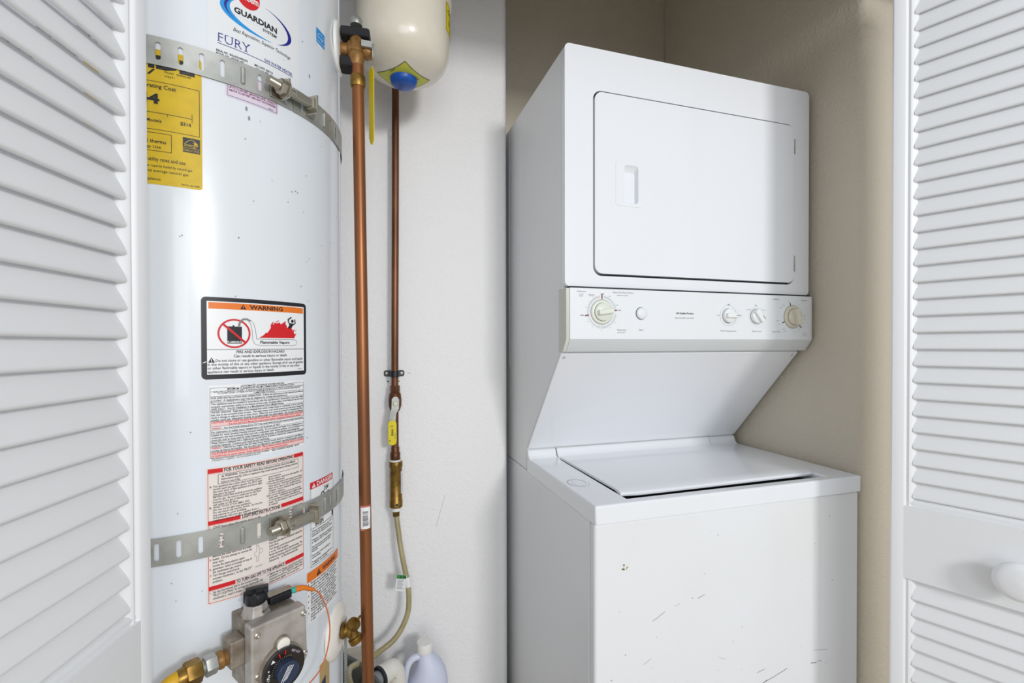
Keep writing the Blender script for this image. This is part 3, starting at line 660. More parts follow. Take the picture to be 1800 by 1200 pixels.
p.text('FIRE AND EXPLOSION HAZARD', .1558, 1.2398, .0038, M_ink, w=.0705, align='C', bold=.02); p.text('Can result in serious injury or death', .1558, 1.2338, .0038, M_ink, w=.0780, align='C', bold=.015)
p.tri_sign(.0895, 1.2268, .0072, M_ink, M_lab_w)
for t, x0, x1, z in (('Do not store or use gasoline or other flammable vapors and liquids', .0945, .2245, 1.2275), ('in the vicinity of this or any other appliance. Storage of or use of gasoline', .0848, .2262, 1.2222), ('or other flammable vapors or liquids in the vicinity of this or any other', .0848, .2190, 1.2170), ('appliance can result in serious injury or death.', .0848, .1740, 1.2117)):
    p.text(t, x0, z, .0037, M_ink, w=x1-x0, bold=.012)
p.text('AA96626-1', .2150, 1.2120, .0018, M_ink, w=.0090)
p.poly([(.0780, 1.2262), (.0835, 1.2290), (.0835, 1.2278), (.0800, 1.2262)], M_lab_w, 2)
p.build('lettering', o, pr)
# --- installation label
o = sheet('installation_label', .0855, .2275, 1.0860, 1.1945, .002, M_lab_w, 'white label packed with small print')
p = Print(); s0, s1 = .0872, .2268
zr = [1.1905, 1.1785, 1.1700, 1.1580, 1.1430, 1.1357, 1.1307, 1.1257, 1.1142, 1.1068, 1.0994, 1.0912]
for z in zr[1:]: p.line([(s0, z), (s1, z)], .0004, M_ink)
p.line([(s0, zr[0]), (s0, zr[-1]), (s1, zr[-1]), (s1, zr[0])], .0004, M_ink); p.line([(s0, zr[0]), (.118, zr[0])], .0004, M_ink); p.line([(.196, zr[0]), (s1, zr[0])], .0004, M_ink)
def L(t, z, x0=.0885, x1=.2255, m=M_ink, b_=.015, h=.0027): p.text(t, x0, z, h, m, w=x1-x0, bold=b_)
L('AUTOMATIC STORAGE WATER HEATER', 1.1902, .1256, .1900); L('MINIMUM CLEARANCES FROM COMBUSTIBLE CONSTRUCTION', 1.1870, .1085, .2075)
L('1" SIDES AND 0" REAR IN A CLOSET - 0" SIDES AND REAR IN AN ALCOVE - 6" FRONT OF CONTROL, OR CENTER 60"', 1.1842, .0885, .2258, h=.0020); L('TO CLOSET DOOR - 12" FROM TOP PAN TO CEILING MAY BE INSTALLED IN AN ALCOVE OR CLOSET AND ON', 1.1818, .0965, .2190, h=.0020); L('COMBUSTIBLE FLOORING', 1.1793, .1430, .1740, h=.0019)
L('FOR SAFE INSTALLATION AND OPERATION - Follow the instructions in the Use and Care Manual', 1.1748); L('provided.  A replacement copy may be obtained by writing the manufacturer.', 1.1712, x1=.1960)
L('This appliance must be installed in accordance with the manufacturer\'s instructions, local codes, utility', 1.1664); L('company requirements, and/or in the absence of local codes, the latest edition of the National Fuel Gas Code,', 1.1626); L('ANSI Z223.1.  Not for installation in a Manufactured Home (Mobile Home).', 1.1590, x1=.1890)
L('WATER LEAKAGE - Regardless of the material from which a water heater is constructed, it will at some time', 1.1545); L('leak, due to the corrosive action of water.  This water heater must not be located in an area where leakage will', 1.1508); L('result in damage to adjacent area or lower floors.  When such area cannot be avoided, it is recommended that a', 1.1472); L('suitable catch pan, adequately drained, be installed under the water heater.  See Use and Care Manual.', 1.1437)
p.rect(s0+.0003, s1-.0003, 1.1359, 1.1428, mat('pale_red_tint', '#f0c9c6', .5), 1)
L('CAUTION:  Hotter water increases the risk of scald injury.  Refer to Scald Danger Label on this heater', 1.1402, m=M_inkr); L('- See Use and Care Manual for instructions before changing the temperature setting.', 1.1366, .1080, .2200, M_inkr)
L('WARNING', 1.1316, x1=.1005, m=M_inkr); L('- Any thermostat setting above 125 F may cause severe burns and consume energy unnecessarily.', 1.1316, .1020); L('For operation at outlet water temperature not in excess of 160 F', 1.1266, x1=.1830)
L('Suitable for water (potable) heating and space heating.  Do not connect this heater to any heating system or', 1.1222); L('components that have previously been used with a nonpotable water heating appliance.  Do not introduce toxic', 1.1186); L('chemicals, such as those used for boiler treatment, into this heater, or the attached space heating loop.', 1.1151, x1=.2180)
L('Water heater is equipped with a single-use gas shut-off device. If service is required, the complete control assembly', 1.1110); L('must be replaced.  Contact your local service technician.', 1.1076, x1=.1660)
L('WARNING:', 1.1036, x1=.1010, m=M_inkr); L('California law requires that this water heater must be braced, anchored, or strapped to avoid falling or', 1.1036, .1020); L('moving during an earthquake.  See Use and Care Manual for information regarding earthquake restraint.', 1.1002)
p.rect(s0+.0003, s1-.0003, 1.0915, 1.0990, mat('pale_red_band', '#f0c9c6', .5), 1)
L('CALIFORNIA PROPOSITION 65 WARNING:  This product contains chemicals known to the State', 1.0962, m=M_inkr); L('of California to cause cancer, birth defects, or other reproductive harm.', 1.0926, x1=.1960, m=M_inkr)
L('THIS PRODUCT IS EQUIPPED TO RUN ON NATURAL GAS ONLY AS SHIPPED', 1.0890, x1=.1650, h=.0016); L('Conversion requires a kit and qualified service', 1.0870, x1=.1520, h=.0016); L('MAX. WORKING PRESSURE  150 PSI', 1.0882, .1700, .2160, h=.0024)
p.build('lettering', o, pr)
# --- safety / lighting instructions
o = sheet('instruction_label', .0815, .2262, .8835, 1.0780, .003, M_lab_c, 'red banded instruction label behind the lower strap')
p = Print(); a0, a1 = .0840, .2248
p.line([(a0, .8862), (a1, .8832), (a1, 1.0735), (a0, 1.0758)][::-1], .0006, M_inkr, closed=True)
def bandr(z, w0, w1, t, ta, tb, dz=.0058):
    p.rect(a0, w0, z, z+dz, M_inkr); p.rect(w1, a1, z, z+dz, M_inkr); p.text(t, ta, z+.0004, .0046, M_ink, w=tb-ta, bold=.025); p.line([(a0, z-.0008), (a1, z-.0008)], .0003, M_inkr); p.line([(a0, z+dz), (a1, z+dz)], .0003, M_inkr)
bandr(1.0698, .1022, .2069, 'FOR YOUR SAFETY READ BEFORE OPERATING', .1038, .2052); bandr(.9966, .1241, .1838, 'LIGHTING INSTRUCTIONS', .1264, .1820); bandr(.9038, .1169, .1902, 'TO TURN GAS OFF TO THE APPLIANCE', .1180, .1885)
p.frame(.0964, .2150, 1.0532, 1.0668, .0005, M_ink)
p.tri_sign(.1020, 1.0626, .0032, M_ink, M_lab_c)
p.text('WARNING:  If you do not follow these instructions and the Use & Care Manual', .1048, 1.0628, .0030, M_ink, w=.1040, bold=.015); p.text('instructions exactly, a fire or explosion may result causing property damage, personal', .1000, 1.0586, .0030, M_ink, w=.1130, bold=.01); p.text('injury or loss of life.', .1000, 1.0544, .0030, M_ink, w=.0240, bold=.01)
def col(lines, x0, x1, z, dz=.0037, h=.0027):
    for i, l in enumerate(lines):
        w = 1; 
        if isinstance(l, tuple): l, w = l
        if l: p.text(l, x0, z-i*dz, h, M_ink, w=(x1-x0)*w, bold=.01)
col(['This appliance has a pilot which is lit by a piezo-', 'electric spark gas ignition system. Do NOT open', 'the inner door of this appliance and try to light', ('the pilot by hand!', .42), 'BEFORE LIGHTING smell all around the appliance', ('area for gas.  Be sure to smell next to the floor', .98), ('because some gas is heavier than air and', .88), ('will settle on the floor.', .50), ('WHAT TO DO IF YOU SMELL GAS:', .72), ('   Do not try to light any appliance.', .76), '   Do not touch any electric switch;  do not use', ('   any phone in your building.', .66), ('   Immediately call your gas supplier from a', .92), ('   neighbor\'s phone.  Follow the gas supplier\'s', .98)], .0900, .1540, 1.0492)
for t, x, z in (('A.', .0856, 1.0492), ('B.', .0856, 1.0196), ('C.', .1610, 1.0388), ('D.', .1610, 1.0192)): p.text(t, x, z, .0028, M_ink, bold=.01)
col([('   instructions.', .35), '   If you cannot reach your gas supplier, call', ('   the fire department.', .45), 'Use only your hand to turn the gas control knob.', 'Never use tools.  If the knob will not turn by hand,', ('don\'t try to repair it, call a qualified service', .95), ('technician.  Force or attempted repair may result', .98), ('in a fire or explosion.', .45), ('Do not use this appliance if any part has been', .95), 'under water.  Immediately call a qualified heater', ('or service agency to replace a flooded water', .93), 'heater.  Do not attempt to repair the unit! It must', ('be replaced!', .24)], .1640, .2222, 1.0482, .0036)
p.text('1.  STOP! Read safety information above on this', .0860, .9912, .0030, M_ink, w=.0660, bold=.01); p.text('8.  Depress and hold control knob of the', .1600, .9912, .0026, M_ink, w=.0620)
col(['level.', 'Set the thermostat to lowest setting.', 'Turn the gas control knob clockwise', 'to OFF.  Wait ten (10) minutes to clear', 'out any gas.  If you smell gas, STOP!', 'Follow "B" in the safety instructions', 'above on this label.  If you do not smell', ('gas, go to the next step.', .60), 'Remove the outer door from the water', 'heater.  Do not attempt to remove the', ('inner door.', .28), ('Locate the piezo-electric spark', .80), 'generator, which is located on top of', ('the combination gas control.', .72), ('Turn the gas control knob', .66), 'counter-clockwise (  to the "PILOT"', ('position.', .24)], .0890, .1390, .9868, .00455, .0031)
for t, z in (('2.', .9868), ('3.', .9777), ('4.', .9686), ('5.', .9459), ('6.', .9322), ('7.', .9231)): p.text(t, .0853, z, .0028, M_ink)
col(['gas control knob fully.  Repeatedly push', 'the igniter button until pilot lights', ('Hold for one minute, then release.', .9), 'If knob does not pop up when released,', 'stop and call your service technician.', 'If the pilot will not stay lit after tries,', 'turn the gas control knob clockwise (  to', '"OFF" and call your service technician or gas', ('supplier.', .24), 'Once the pilot flame is established replace the', ('outer door.', .26), 'Turn the gas control knob counter-clockwise', ('(  to the "ON" position.', .55), 'Set the thermostat dial to desired setting.  The', 'preferred starting point for temperature is', ('indicated by    on the thermostat dial.', .85)], .1640, .2218, .9868, .00455, .0031)
p.line([(.1495, .948), (.1495, .934), (.1480, .934), (.1480, .926), (.1455, .926), (.1455, .934), (.1430, .936), (.1430, .941), (.1455, .941), (.1455, .956), (.1475, .956), (.1475, .948)], .0003, M_ink, closed=True); p.line([(.1495, .938), (.1540, .938), (.1540, .944), (.1495, .944)], .0003, M_ink); p.line([(.1430, .963), (.1560, .963)], .0003, M_ink); p.text('GAS INLET', .1435, .9180, .0016, M_ink)
col([('Set the thermostat dial to the lowest setting', .9), '"PILOT LIGHTING" by turning the thermostat dial', ('clockwise (  until it stops.', .56)], .0890, .1540, .8990, .0044, .0031); p.text('1.', .0856, .8990, .0028, M_ink)
col(['Slightly depress the gas control knob and turn', 'clockwise (  to "OFF POSITION". Note: Knob', 'cannot be turned from "PILOT" position unless', ('pushed down slightly.  Do not use force.', .88)], .1640, .2228, .8985, .0040, .0030); p.text('2.', .1610, .8985, .0028, M_ink)
p.build('lettering', o, pr)
# --- danger label
o = sheet('danger_label', .2398, .3112, .8748, 1.0195, .003, M_lab_w, 'white danger label with a red heading, by the right edge')
p = Print(); p.rect(.2402, .3096, 1.0082, 1.0195, M_inkr); p.tri_sign(.2490, 1.0098, .0080, M_lab_w, M_inkr); p.text('DANGER', .2570, 1.0104, .0072, M_lab_w, w=.0500, bold=.02)
p.line([(.2415, 1.0080), (.2415, .8762), (.3108, .8762), (.3108, 1.0080)], .0006, M_ink); p.line([(.2415, .9405), (.3108, .9405)], .0008, M_ink); p.line([(.2650, .9405), (.2750, .9520)], .0006, M_ink)
for q in ([(.2440, .9830), (.2470, .9870), (.2510, .9850), (.2540, .9890), (.2580, .9860)], [(.2660, .9870), (.2700, .9940), (.2750, .9960), (.2790, .9900), (.2860, .9900), (.2930, .9920)], [(.2790, .9960), (.2820, 1.0010), (.2800, 1.0040)], [(.2850, .9960), (.2870, 1.0030), (.2900, .9980), (.2920, 1.0035)]): p.line(q, .0022, M_ink)
p.text('BURN', .2530, .9430, .0070, M_ink, w=.022, bold=.03); p.rect(.3050, .3108, .9420, .9550, M_ink)
for i, (t, w) in enumerate((('Water temperature over 125 F', 1), ('can cause severe burns', .84), ('instantly or death from scalds.', .98), ('', 0), ('Children, disabled and elderly are', 1), ('at highest risk of being scalded.', .96), ('', 0), ('See instruction manual before', .92), ('setting temperature at water', .88), ('heater.', .26), ('', 0), ('Feel water before bathing or', .86), ('showering.', .36), ('', 0), ('Temperature limiting valves are', .96), ('available, see manual.', .7))):
    if t: p.text(t, .2440, .9345-i*.0037, .0031, M_ink, w=.0630*w, bold=.01)
p.build('lettering', o, pr)
# --- orange second warning
o = sheet('orange_warning_label', .2322, .3345, .7830, .8705, .004, M_lab_w, 'orange topped warning label near the drain valve')
p = Print(); p.poly(rrect(.2322, .3345, .8535, .8705, .003), M_inko, 1); p.tri_sign(.2610, .8560, .0105, M_ink, M_inko); p.text('WARNING', .2720, .8580, .0075, M_ink, w=.0480, bold=.02)
tl = ['Read and follow all instructions', 'before installing, operating', 'If you do not follow these', 'instructions a fire can result', 'Do not obstruct combustion air', 'openings or restrict flow', 'Do not install if exposed to', 'freezing, rain or debris', 'Combustible materials shall be', 'kept away from the heater', 'Turn off gas before service', 'and vent any vapors fully', 'Failure to follow may result', 'in death.']
for i, t in enumerate(tl):
    p.text(t, .2410, .8488-i*.0048, .0034, M_ink, w=.088*(.96-.05*(i % 3)) if i < 13 else .012, bold=.01)
    if i % 2 == 0 and i < 12: p.ell(.2355, .8500-i*.0048, .0010, .0010, M_ink, 2, 8)
p.build('lettering', o, pr)
# --- tan and navy label low on the right
o = sheet('tan_label', .2620, .2930, .6000, .6960, .002, M_kraft, 'tan label with a navy shape')
p = Print(); p.poly([(.2620, .6600), (.2680, .6640), (.2800, .6690), (.2800, .6000), (.2620, .6000)], M_navy, 1); p.build('lettering', o, pr)
# --- perforated strip standing off the right side
p = Print(); b = MB(); ns, nz = 8, 64
sc0, sc1, zz0, zz1 = .352, .402, .51, .700
offs = .0075
for i in range(ns):
    for j in range(nz):
        u0, u1 = sc0+(sc1-sc0)*i/ns, sc0+(sc1-sc0)*(i+1)/ns; v0, v1 = zz0+(zz1-zz0)*j/nz, zz0+(zz1-zz0)*(j+1)/nz
        sh = (u1-u0)*.5*(j % 2); iu, iv = (u1-u0)*.26, (v1-v0)*.2
        O = [(u0+sh, v0), (u1+sh, v0), (u1+sh, v1), (u0+sh, v1)]; I_ = [(u0+sh+iu, v0+iv), (u1+sh-iu, v0+iv), (u1+sh-iu, v1-iv), (u0+sh+iu, v1-iv)]
        b.add([cyl(*q, offs) for q in O]+[cyl(*q, offs) for q in I_], [(k_, (k_+1) % 4, 4+(k_+1) % 4, 4+k_) for k_ in range(4)])
sg = b.build('air_screen', M_galv, WH, smooth=0, label='perforated grey strip'); sg['kind'] = 'stuff'
md = sg.modifiers.new('solid', 'SOLIDIFY'); md.thickness = .0006
# --- drain valve
er, et = cyn(.326); dc = cyl(.326, .7185)
MB().lathe([(.0495, -.004), (.0495, .001), (.046, .004), (.030, .010), (.022, .012), (.019, .009), (.0001, .009)], dc, er, 56, cap=False).build('valve_escutcheon', M_esc, WH, smooth=60, label='round cream plate behind the brass valve')
dv = MB(); c0 = dc+er*.010
dv.lathe([(.0125, 0), (.0145, .002), (.0145, .006), (.012, .008), (.0115, .012), (.013, .014), (.013, .019), (.009, .022)], c0, er, 24)
od = (er*.42+V((0, 0, -.80))).normalized(); bc = c0+er*.0165
dv.lathe([(.0095, -.004), (.0095, .013), (.0125, .0145), (.0125, .0165), (.0115, .0175), (.0127, .0188), (.0115, .0200), (.0127, .0212), (.0115, .0225), (.0127, .0238), (.0120, .025), (.0085, .025), (.0085, .020)], bc, od, 24)
dvo = dv.build('drain_valve', M_brass, WH, smooth=40, label='brass drain valve')
hd = (er*.50-et*.15+V((0, 0, .70))).normalized()
MB().lathe([(.009, 0), (.009, .010), (.0115, .011), (.0125, .016), (.0115, .021), (.006, .023)], bc-er*.003, hd, 20).tube([bc+hd*.022+et*.002, bc+hd*.030+V((0, 0, .003)), bc+hd*.032+et*.009+V((0, 0, -.001)), bc+hd*.024+et*.011], .0022, 8).build('valve_handle', M_brass, dvo, smooth=40)
# --- relief valve high on the right side
er, et = cyn(.368); rc_ = cyl(.368, 1.8240)
MB().lathe([(.0470, -.003), (.0470, .001), (.044, .003), (.020, .004)], rc_, er, 48).build('relief_escutcheon', M_jugcap, WH, smooth=60)
fo = MB(); c1 = rc_+er*.006
fo.obox(c1+er*.026+V((0, 0, .028)), (er, et, (0, 0, 1)), (.027, .020, .0085)); fo.build('foam_sleeve', M_foam, WH, .004)
MB().obox(c1+er*.016+V((0, 0, -.0285)), (er, et, (0, 0, 1)), (.020, .018, .0095)).build('foam_sleeve', M_foam, WH, .004)
rv = MB(); rv.lathe([(.013, -.006), (.013, .010), (.0175, .013), (.019, .022), (.015, .030), (.012, .040), (.014, .046), (.011, .056)], c1, er, 24)
pc = V((-.0185, rc_.y-.012, 1.8240))
rv.lathe([(.013, -.010), (.013, .012), (.010, .018)], pc+V((0, 0, .002)), (0, 0, 1), 20)
rv.lathe([(.011, .0), (.013, .004), (.0150, .014), (.0150, .022), (.0125, .026)], pc+V((0, 0, -.034)), (0, 0, 1), 20)
rvo = rv.build('relief_valve', M_brassy, WH, smooth=50, label='brass relief valve')
MB().lathe([(.011, 0), (.012, .004), (.012, .010), (.009, .014)], pc+V((0, 0, .044)), (0, 0, 1), 18).build('valve_bonnet', M_galv, rvo, smooth=50)
lv = MB(); lp = pc+V((.030, -.010, .006)); lv.obox(lp+V((-.010, 0, 0)), ((1, 0, 0), (0, 1, 0), (0, 0, 1)), (.011, .003, .006)); lv.lathe([(.0165, -.0012), (.0165, .0012)], lp+V((.001, .001, -.012)), (1, -.15, 0), 24, sx=.45, hint=(0, 0, 1)); lv.build('lever', M_galv, rvo, .0005)
tg = MB(); tx = .0085; ty = .949
for (z0, z1, w) in ((1.640, 1.792, .0105),):
    tg.prism([(-w, z0+.018), (-w*.5, z0+.006), (w*.2, z0), (w, z0+.008), (w, z1-.012), (w*.4, z1), (-w, z1-.004)], (tx, ty, 0), V((.42, -.9, 0)), (0, 0, 1), (.9, .42, 0), .0012)
tgo = tg.build('lever_tag', M_yel, rvo, label='long yellow warning tag')
p = Print(); 
for i in range(17): p.rect(-.008, .0065-(i % 3)*.003, 1.655+i*.0075, 1.657+i*.0075, M_stain, 1)
p.build('tag_print', tgo, lambda s, z, l: V((tx, ty, 0))+V((.42, -.9, 0))*s+V((0, 0, z))-V((.9, .42, 0))*(.0001+l), cut=0) if False else None
# --- gas control valve
th0 = .596; o_ = V((-.1593, .7803, 0)); er = V((.5613, -.8276, 0)); ex = V((.8276, .5613, 0)); ez = V((0, 0, 1))
gp = lambda u, z, r: o_+ex*u+er*r+ez*z
gv = MB(); gv.prism([(-.0370, .866), (.0340, .866), (.0340, .775), (.026, .760), (-.030, .760), (-.0370, .772)], gp(0, 0, -.002), ex, ez, er, .046)
gvo = gv.build('gas_valve_body', M_castd, WH, .002, label='grey cast gas control valve')
cov = MB(); cov.prism([(-.0392, .868), (.0372, .868), (.0400, .7900), (.0250, .7700), (-.0392, .7680)], gp(0, 0, .0470), ex, ez, er, .0230)
cov.build('front_cover', M_cast, gvo, .0035, seg=3)
for u, z in ((-.0310, .8552), (.0335, .8570), (.0350, .7985), (-.0310, .7985)):
    MB().lathe([(.0001, -.001), (.0042, -.001), (.0040, .0012), (.0024, .0022), (.0014, .0012), (.0001, .0012)], gp(u, z, .0700), er, 16, cap=False).build('screw', M_zinc, gvo, smooth=50)
MB().lathe([(.0092, -.002), (.0088, .0075), (.0078, .0080), (.0001, .0078)], gp(.0012, .8300, .0700), er, 28, cap=False).build('sight_window', [M_esc], gvo, smooth=50, label='small white round button')
MB().lathe([(.0108, -.002), (.0104, .0055), (.0092, .0062)], gp(.0012, .8300, .0700), er, 28).build('button_sleeve', M_castd, gvo, smooth=50)
dcn = gp(.0000, .7980, .0700)
dl = MB().lathe([(.0310, -.001), (.0310, .006), (.0302, .0072)], dcn, er, 56).build('dial_base', M_castd, gvo, smooth=50)
dz_ = MB().lathe([(.0290, 0), (.0290, .0115), (.0280, .0125), (.0150, .0122), (.0148, .0235), (.0138, .0245), (.0001, .0245)], dcn, er, 56, cap=False)
dz_.m = [1 if (j//56) >= 3 else 0 for j in range(len(dz_.f))]
dzo = dz_.build('temperature_dial', [M_dial, M_navy], gvo, smooth=40, label='black temperature dial with navy centre')
p = Print()
dm = lambda s, z, l: dcn+ex*s+ez*z+er*(.0127+l)
for a, kind in ((205, 'd'), (182, 'd'), (160, 'd'), (228, 'd')): p.ell(.0235*math.cos(math.radians(a)), .0235*math.sin(math.radians(a)), .0011, .0011, M_lab_w, 1, 10)
p.poly([(.0235*math.cos(math.radians(t))+(q-.0235)*math.cos(math.radians(t)), q*math.sin(math.radians(t))) for t, q in ((128, .0210), (140, .0250), (128, .0265))], M_lab_w)
for a in (108, 88): 
    ar = math.radians(a); p.line([(.0205*math.cos(ar), .0205*math.sin(ar)), (.0262*math.cos(ar), .0262*math.sin(ar))], .0016, M_inkr)
p.text('LOW', .0190*math.cos(math.radians(190))-.0035, .019*math.sin(math.radians(190))-.004, .0034, M_lab_w, rot=math.radians(75)); p.text('VERY HOT', .0085, .0215, .0030, M_pink, rot=math.radians(-38), w=.015)
for i in range(16):
    ar = math.radians(60+i*8); p.line([(.0165*math.cos(ar), .0165*math.sin(ar)), (.0185*math.cos(ar), .0185*math.sin(ar))], .0004, M_kraft)
p.build('dial_marks', dzo, dm, cut=0) if False else p.build('dial_marks', gvo, dm, cut=0)
p = Print()
for i in range(-1, 3): p.line([(-.0085+i*.0024, -.0085+abs(i)*.001), (.0015+i*.0024, .0100-abs(i)*.001)], .0009, M_lab_w)
p.build('dial_stripes', gvo, lambda s, z, l: dcn+ex*s+ez*z+er*(.0246+l), cut=0)
# pilot knob
kb = gp(-.0165, .862, .0300)
MB().lathe([(.0200, -.002), (.0195, .004), (.0160, .012), (.0150, .019), (.0120, .020)], kb, ez, 8).build('knob_collar', M_cast, gvo, .0012)
kbk = MB().lathe([(.0125, .018), (.0145, .022), (.0140, .030), (.0125, .034), (.0001, .0345)], kb, ez, 12, cap=False)
kbk.obox(kb+ez*.036+ex*.002, (ex+er*.4, er-ex*.4, ez), (.0145, .0035, .0055))
for i in range(4):
    a = i*PI/2+.5; kbk.obox(kb+ez*.029+ex*.0125*math.cos(a)+er*.0125*math.sin(a), (ex*math.cos(a)+er*math.sin(a), er*math.cos(a)-ex*math.sin(a), ez), (.0028, .0030, .0075))
kbk.build('pilot_knob', M_black, gvo, .001, label='black pilot knob')
p = Print(); p.text('PILOT', 0, 0, .0040, M_ink, w=.0120, bold=.01, align='C'); p.build('pilot_lettering', gvo, lambda s, z, l: kb+(er*.92+ex*.38)*(.0172+l)+(ex*.92-er*.38)*s+ez*(.008+z), cut=0)
# spark button
MB().obox(gp(.0170, .8755, .030), (ex, er, ez), (.0160, .0075, .0060)).build('igniter_body', M_black, gvo, .002)
MB().obox(gp(.0170, .8830, .0290), (ex, er, ez), (.0175, .0060, .0012)).build('igniter_bracket', M_zinc, gvo, .0005)
MB().lathe([(.0040, 0), (.0045, .002), (.0045, .007)], gp(.0335, .8765, .0310), ex, 16).build('igniter_cap', M_teal, gvo)
ig = MB().tube([gp(.0395, .8765, .031), gp(.052, .8745, .031), gp(.062, .8690, .031), gp(.0700, .8640, .031)], lambda t: .0048-.0022*t, 12)
ig.build('igniter_boot', M_orange, gvo, label='orange rubber boot')
MB().tube([gp(.0690, .8645, .031), gp(.080, .8530, .032), gp(.0905, .8250, .034), gp(.0945, .7930, .036), gp(.0900, .7600, .036), gp(.0780, .7350, .036), gp(.0600, .7170, .030), gp(.0450, .7000, .018)], .0011, 8).build('igniter_wire', M_wire, gvo, label='thin orange wire')
# gas inlet elbow
MB().obox(gp(-.0465, .8290, .0330), (ex, er, ez), (.0100, .0150, .0190)).build('inlet_boss', M_castd, gvo, .003)
# gas line
GL = thing('gas_supply_line', tuple(gp(-.13, .5, .033)), 'yellow coated gas connector with brass nuts feeding the valve from the left', 'gas line')
gx = -ex; gz = .8240
MB().lathe([(.0105, 0), (.0105, .004), (.0120, .005), (.0120, .009), (.0100, .012)], gp(-.0565, gz, .033), gx, 24).build('bushing', M_brassy, GL)
MB().hexnut(gp(-.0760, gz, .033), gx, .0135, .014).lathe([(.0085, -.012), (.0085, .020)], gp(-.078, gz, .033), gx, 20).build('nut', M_galv, GL, .0004)
MB().hexnut(gp(-.0960, gz+.0005, .033), gx, .0160, .018).lathe([(.0125, .006), (.0118, .014), (.0100, .018)], gp(-.0960, gz+.0005, .033), gx, 24).build('nut', M_brass, GL, .0004)
MB().tube([gp(-.106, gz+.001, .033), gp(-.118, gz+.0005, .033), gp(-.128, gz-.006, .034), gp(-.138, gz-.020, .038), gp(-.143, gz-.05, .040), gp(-.143, .66, .040), gp(-.140, .50, .038)], .0098, 18).build('coated_tube', M_gas, GL)

# ================================================================== seismic straps
def strap(z, label, slots, bump_slots, bolt_s, ga, gb, rl=.027):
    st = thing('seismic_strap', tuple(cyl(0, z-.019, .002)), label, 'strap', 'steel straps around the water heater')
    def band(a, b_, off, nm):
        mb = MB(); xs = set(); h = .0190; sw = .0030; shh = .0095
        n = int((b_-a)/.004)+1
        for i in range(n+1): xs.add(round(a+(b_-a)*i/n, 6))
        sl = [s for s in slots if a+.006 < s < b_-.006]
        xs = {x for x in xs if all(abs(x-s) > sw+.0004 for s in sl)}
        for s in sl:
            for k_ in range(9): xs.add(round(s-sw*math.cos(PI*k_/8), 6))
        xs = sorted(xs)
        def hole(x):
            for s in sl:
                if abs(x-s) <= sw+1e-6: return shh+math.sqrt(max(0, sw*sw-(x-s)**2))-sw*.2
            return None
        P = lambda x, zz: cyl(x, zz, off)
        for x0, x1 in zip(xs, xs[1:]):
            h0, h1 = hole(x0), hole(x1)
            if h0 is None or h1 is None:
                rows = [z-h, z-shh+sw*.2, z+shh-sw*.2, z+h]
                for ra, rb in zip(rows, rows[1:]): mb.add([P(x0, ra), P(x1, ra), P(x1, rb), P(x0, rb)], [(0, 1, 2, 3)])
            else:
                mb.add([P(x0, z+h0), P(x1, z+h1), P(x1, z+h), P(x0, z+h)], [(0, 1, 2, 3)]); mb.add([P(x0, z-h), P(x1, z-h), P(x1, z-h1), P(x0, z-h0)], [(0, 1, 2, 3)])
        if abs(b_) > .5 or a < -.5:     # tail runs on to the wall
            bb_, wx = (b_, -.125) if b_ > .5 else (a, -.475)
            q = [P(bb_, z-h), P(bb_, z+h)]; q2 = [V((wx, 1.2985, v.z)) for v in q]; mb.add([q[0], q2[0], q2[1], q[1]], [(0, 1, 2, 3)])
        o = mb.build(nm, M_galv, st, smooth=60)
        bm = bmesh.new(); bm.from_mesh(o.data); bmesh.ops.remove_doubles(bm, verts=bm.verts, dist=1e-5); bmesh.ops.recalc_face_normals(bm, faces=bm.faces); bm.to_mesh(o.data); bm.free()
        o.data.set_sharp_from_angle(angle=math.radians(60))
        md = o.modifiers.new('solid', 'SOLIDIFY'); md.thickness = .0011; md.offset = 0
        es = o.modifiers.new('split', 'EDGE_SPLIT'); es.split_angle = math.radians(40)
    band(-.62, ga, .0020, 'band'); band(gb, .62, .0020, 'band')
    for s in bump_slots:
        e, t = cyn(s); c = cyl(s-.001, z, .0030)
        MB().obox(c, (t, e, (0, 0, 1)), (.0030, .0030, .0125)).build('pressed_lug', M_galv, st, .0024)
    sA, sB = bolt_s; c0, c1 = cyl(sA, z, .0175), cyl(sB, z, .0175); ax = (c1-c0).normalized(); eA, tA = cyn(sA); eB, tB = cyn(sB)
    for (c, e, t, sgn) in ((c0, eA, tA, 1), (c1, eB, tB, -1)):
        lg = MB().obox(c-e*.004, (ax, e, (0, 0, 1)), (.0014, .0140, .0145)); lg.obox(c-e*.0145+ax*sgn*-.008, (ax, e, (0, 0, 1)), (.0090, .0010, .0135)); lg.build('bracket', M_zinc, st, .0006)
    MB().lathe([(.0001, 0), (.0052, 0), (.0060, .0014)]+[(.0061 if i % 2 else .0055, .0020+.0009*i) for i in range(26)]+[(.0058, .027), (.0058, (c1-c0).length+rl), (.0001, (c1-c0).length+rl)], c0-ax*rl, ax, 18, cap=False).build('bolt', M_zinc, st, smooth=60)
    MB().obox((c0+c1)/2+ax*.004, (ax, eA+eB, (0, 0, 1)), ((c1-c0).length/2-.009, .0058, .0058)).build('bolt_shank', M_zinc, st, .001)
    MB().hexnut(c0-ax*.0085, ax, .0118, .0095).build('nut', M_zinc, st, .0003)
    MB().lathe([(.0145, -.0009), (.0145, .0009)], c0-ax*.0028, ax, 28).build('washer', M_zinc, st)
    MB().obox(c1+ax*.0005-ax*.0035, (ax, eA+eB, (0, 0, 1)), (.0035, .0080, .0080)).build('bolt_head', M_zinc, st, .0012)
    return st
sp_ = [.0078-.0245*i for i in range(1, 8)]
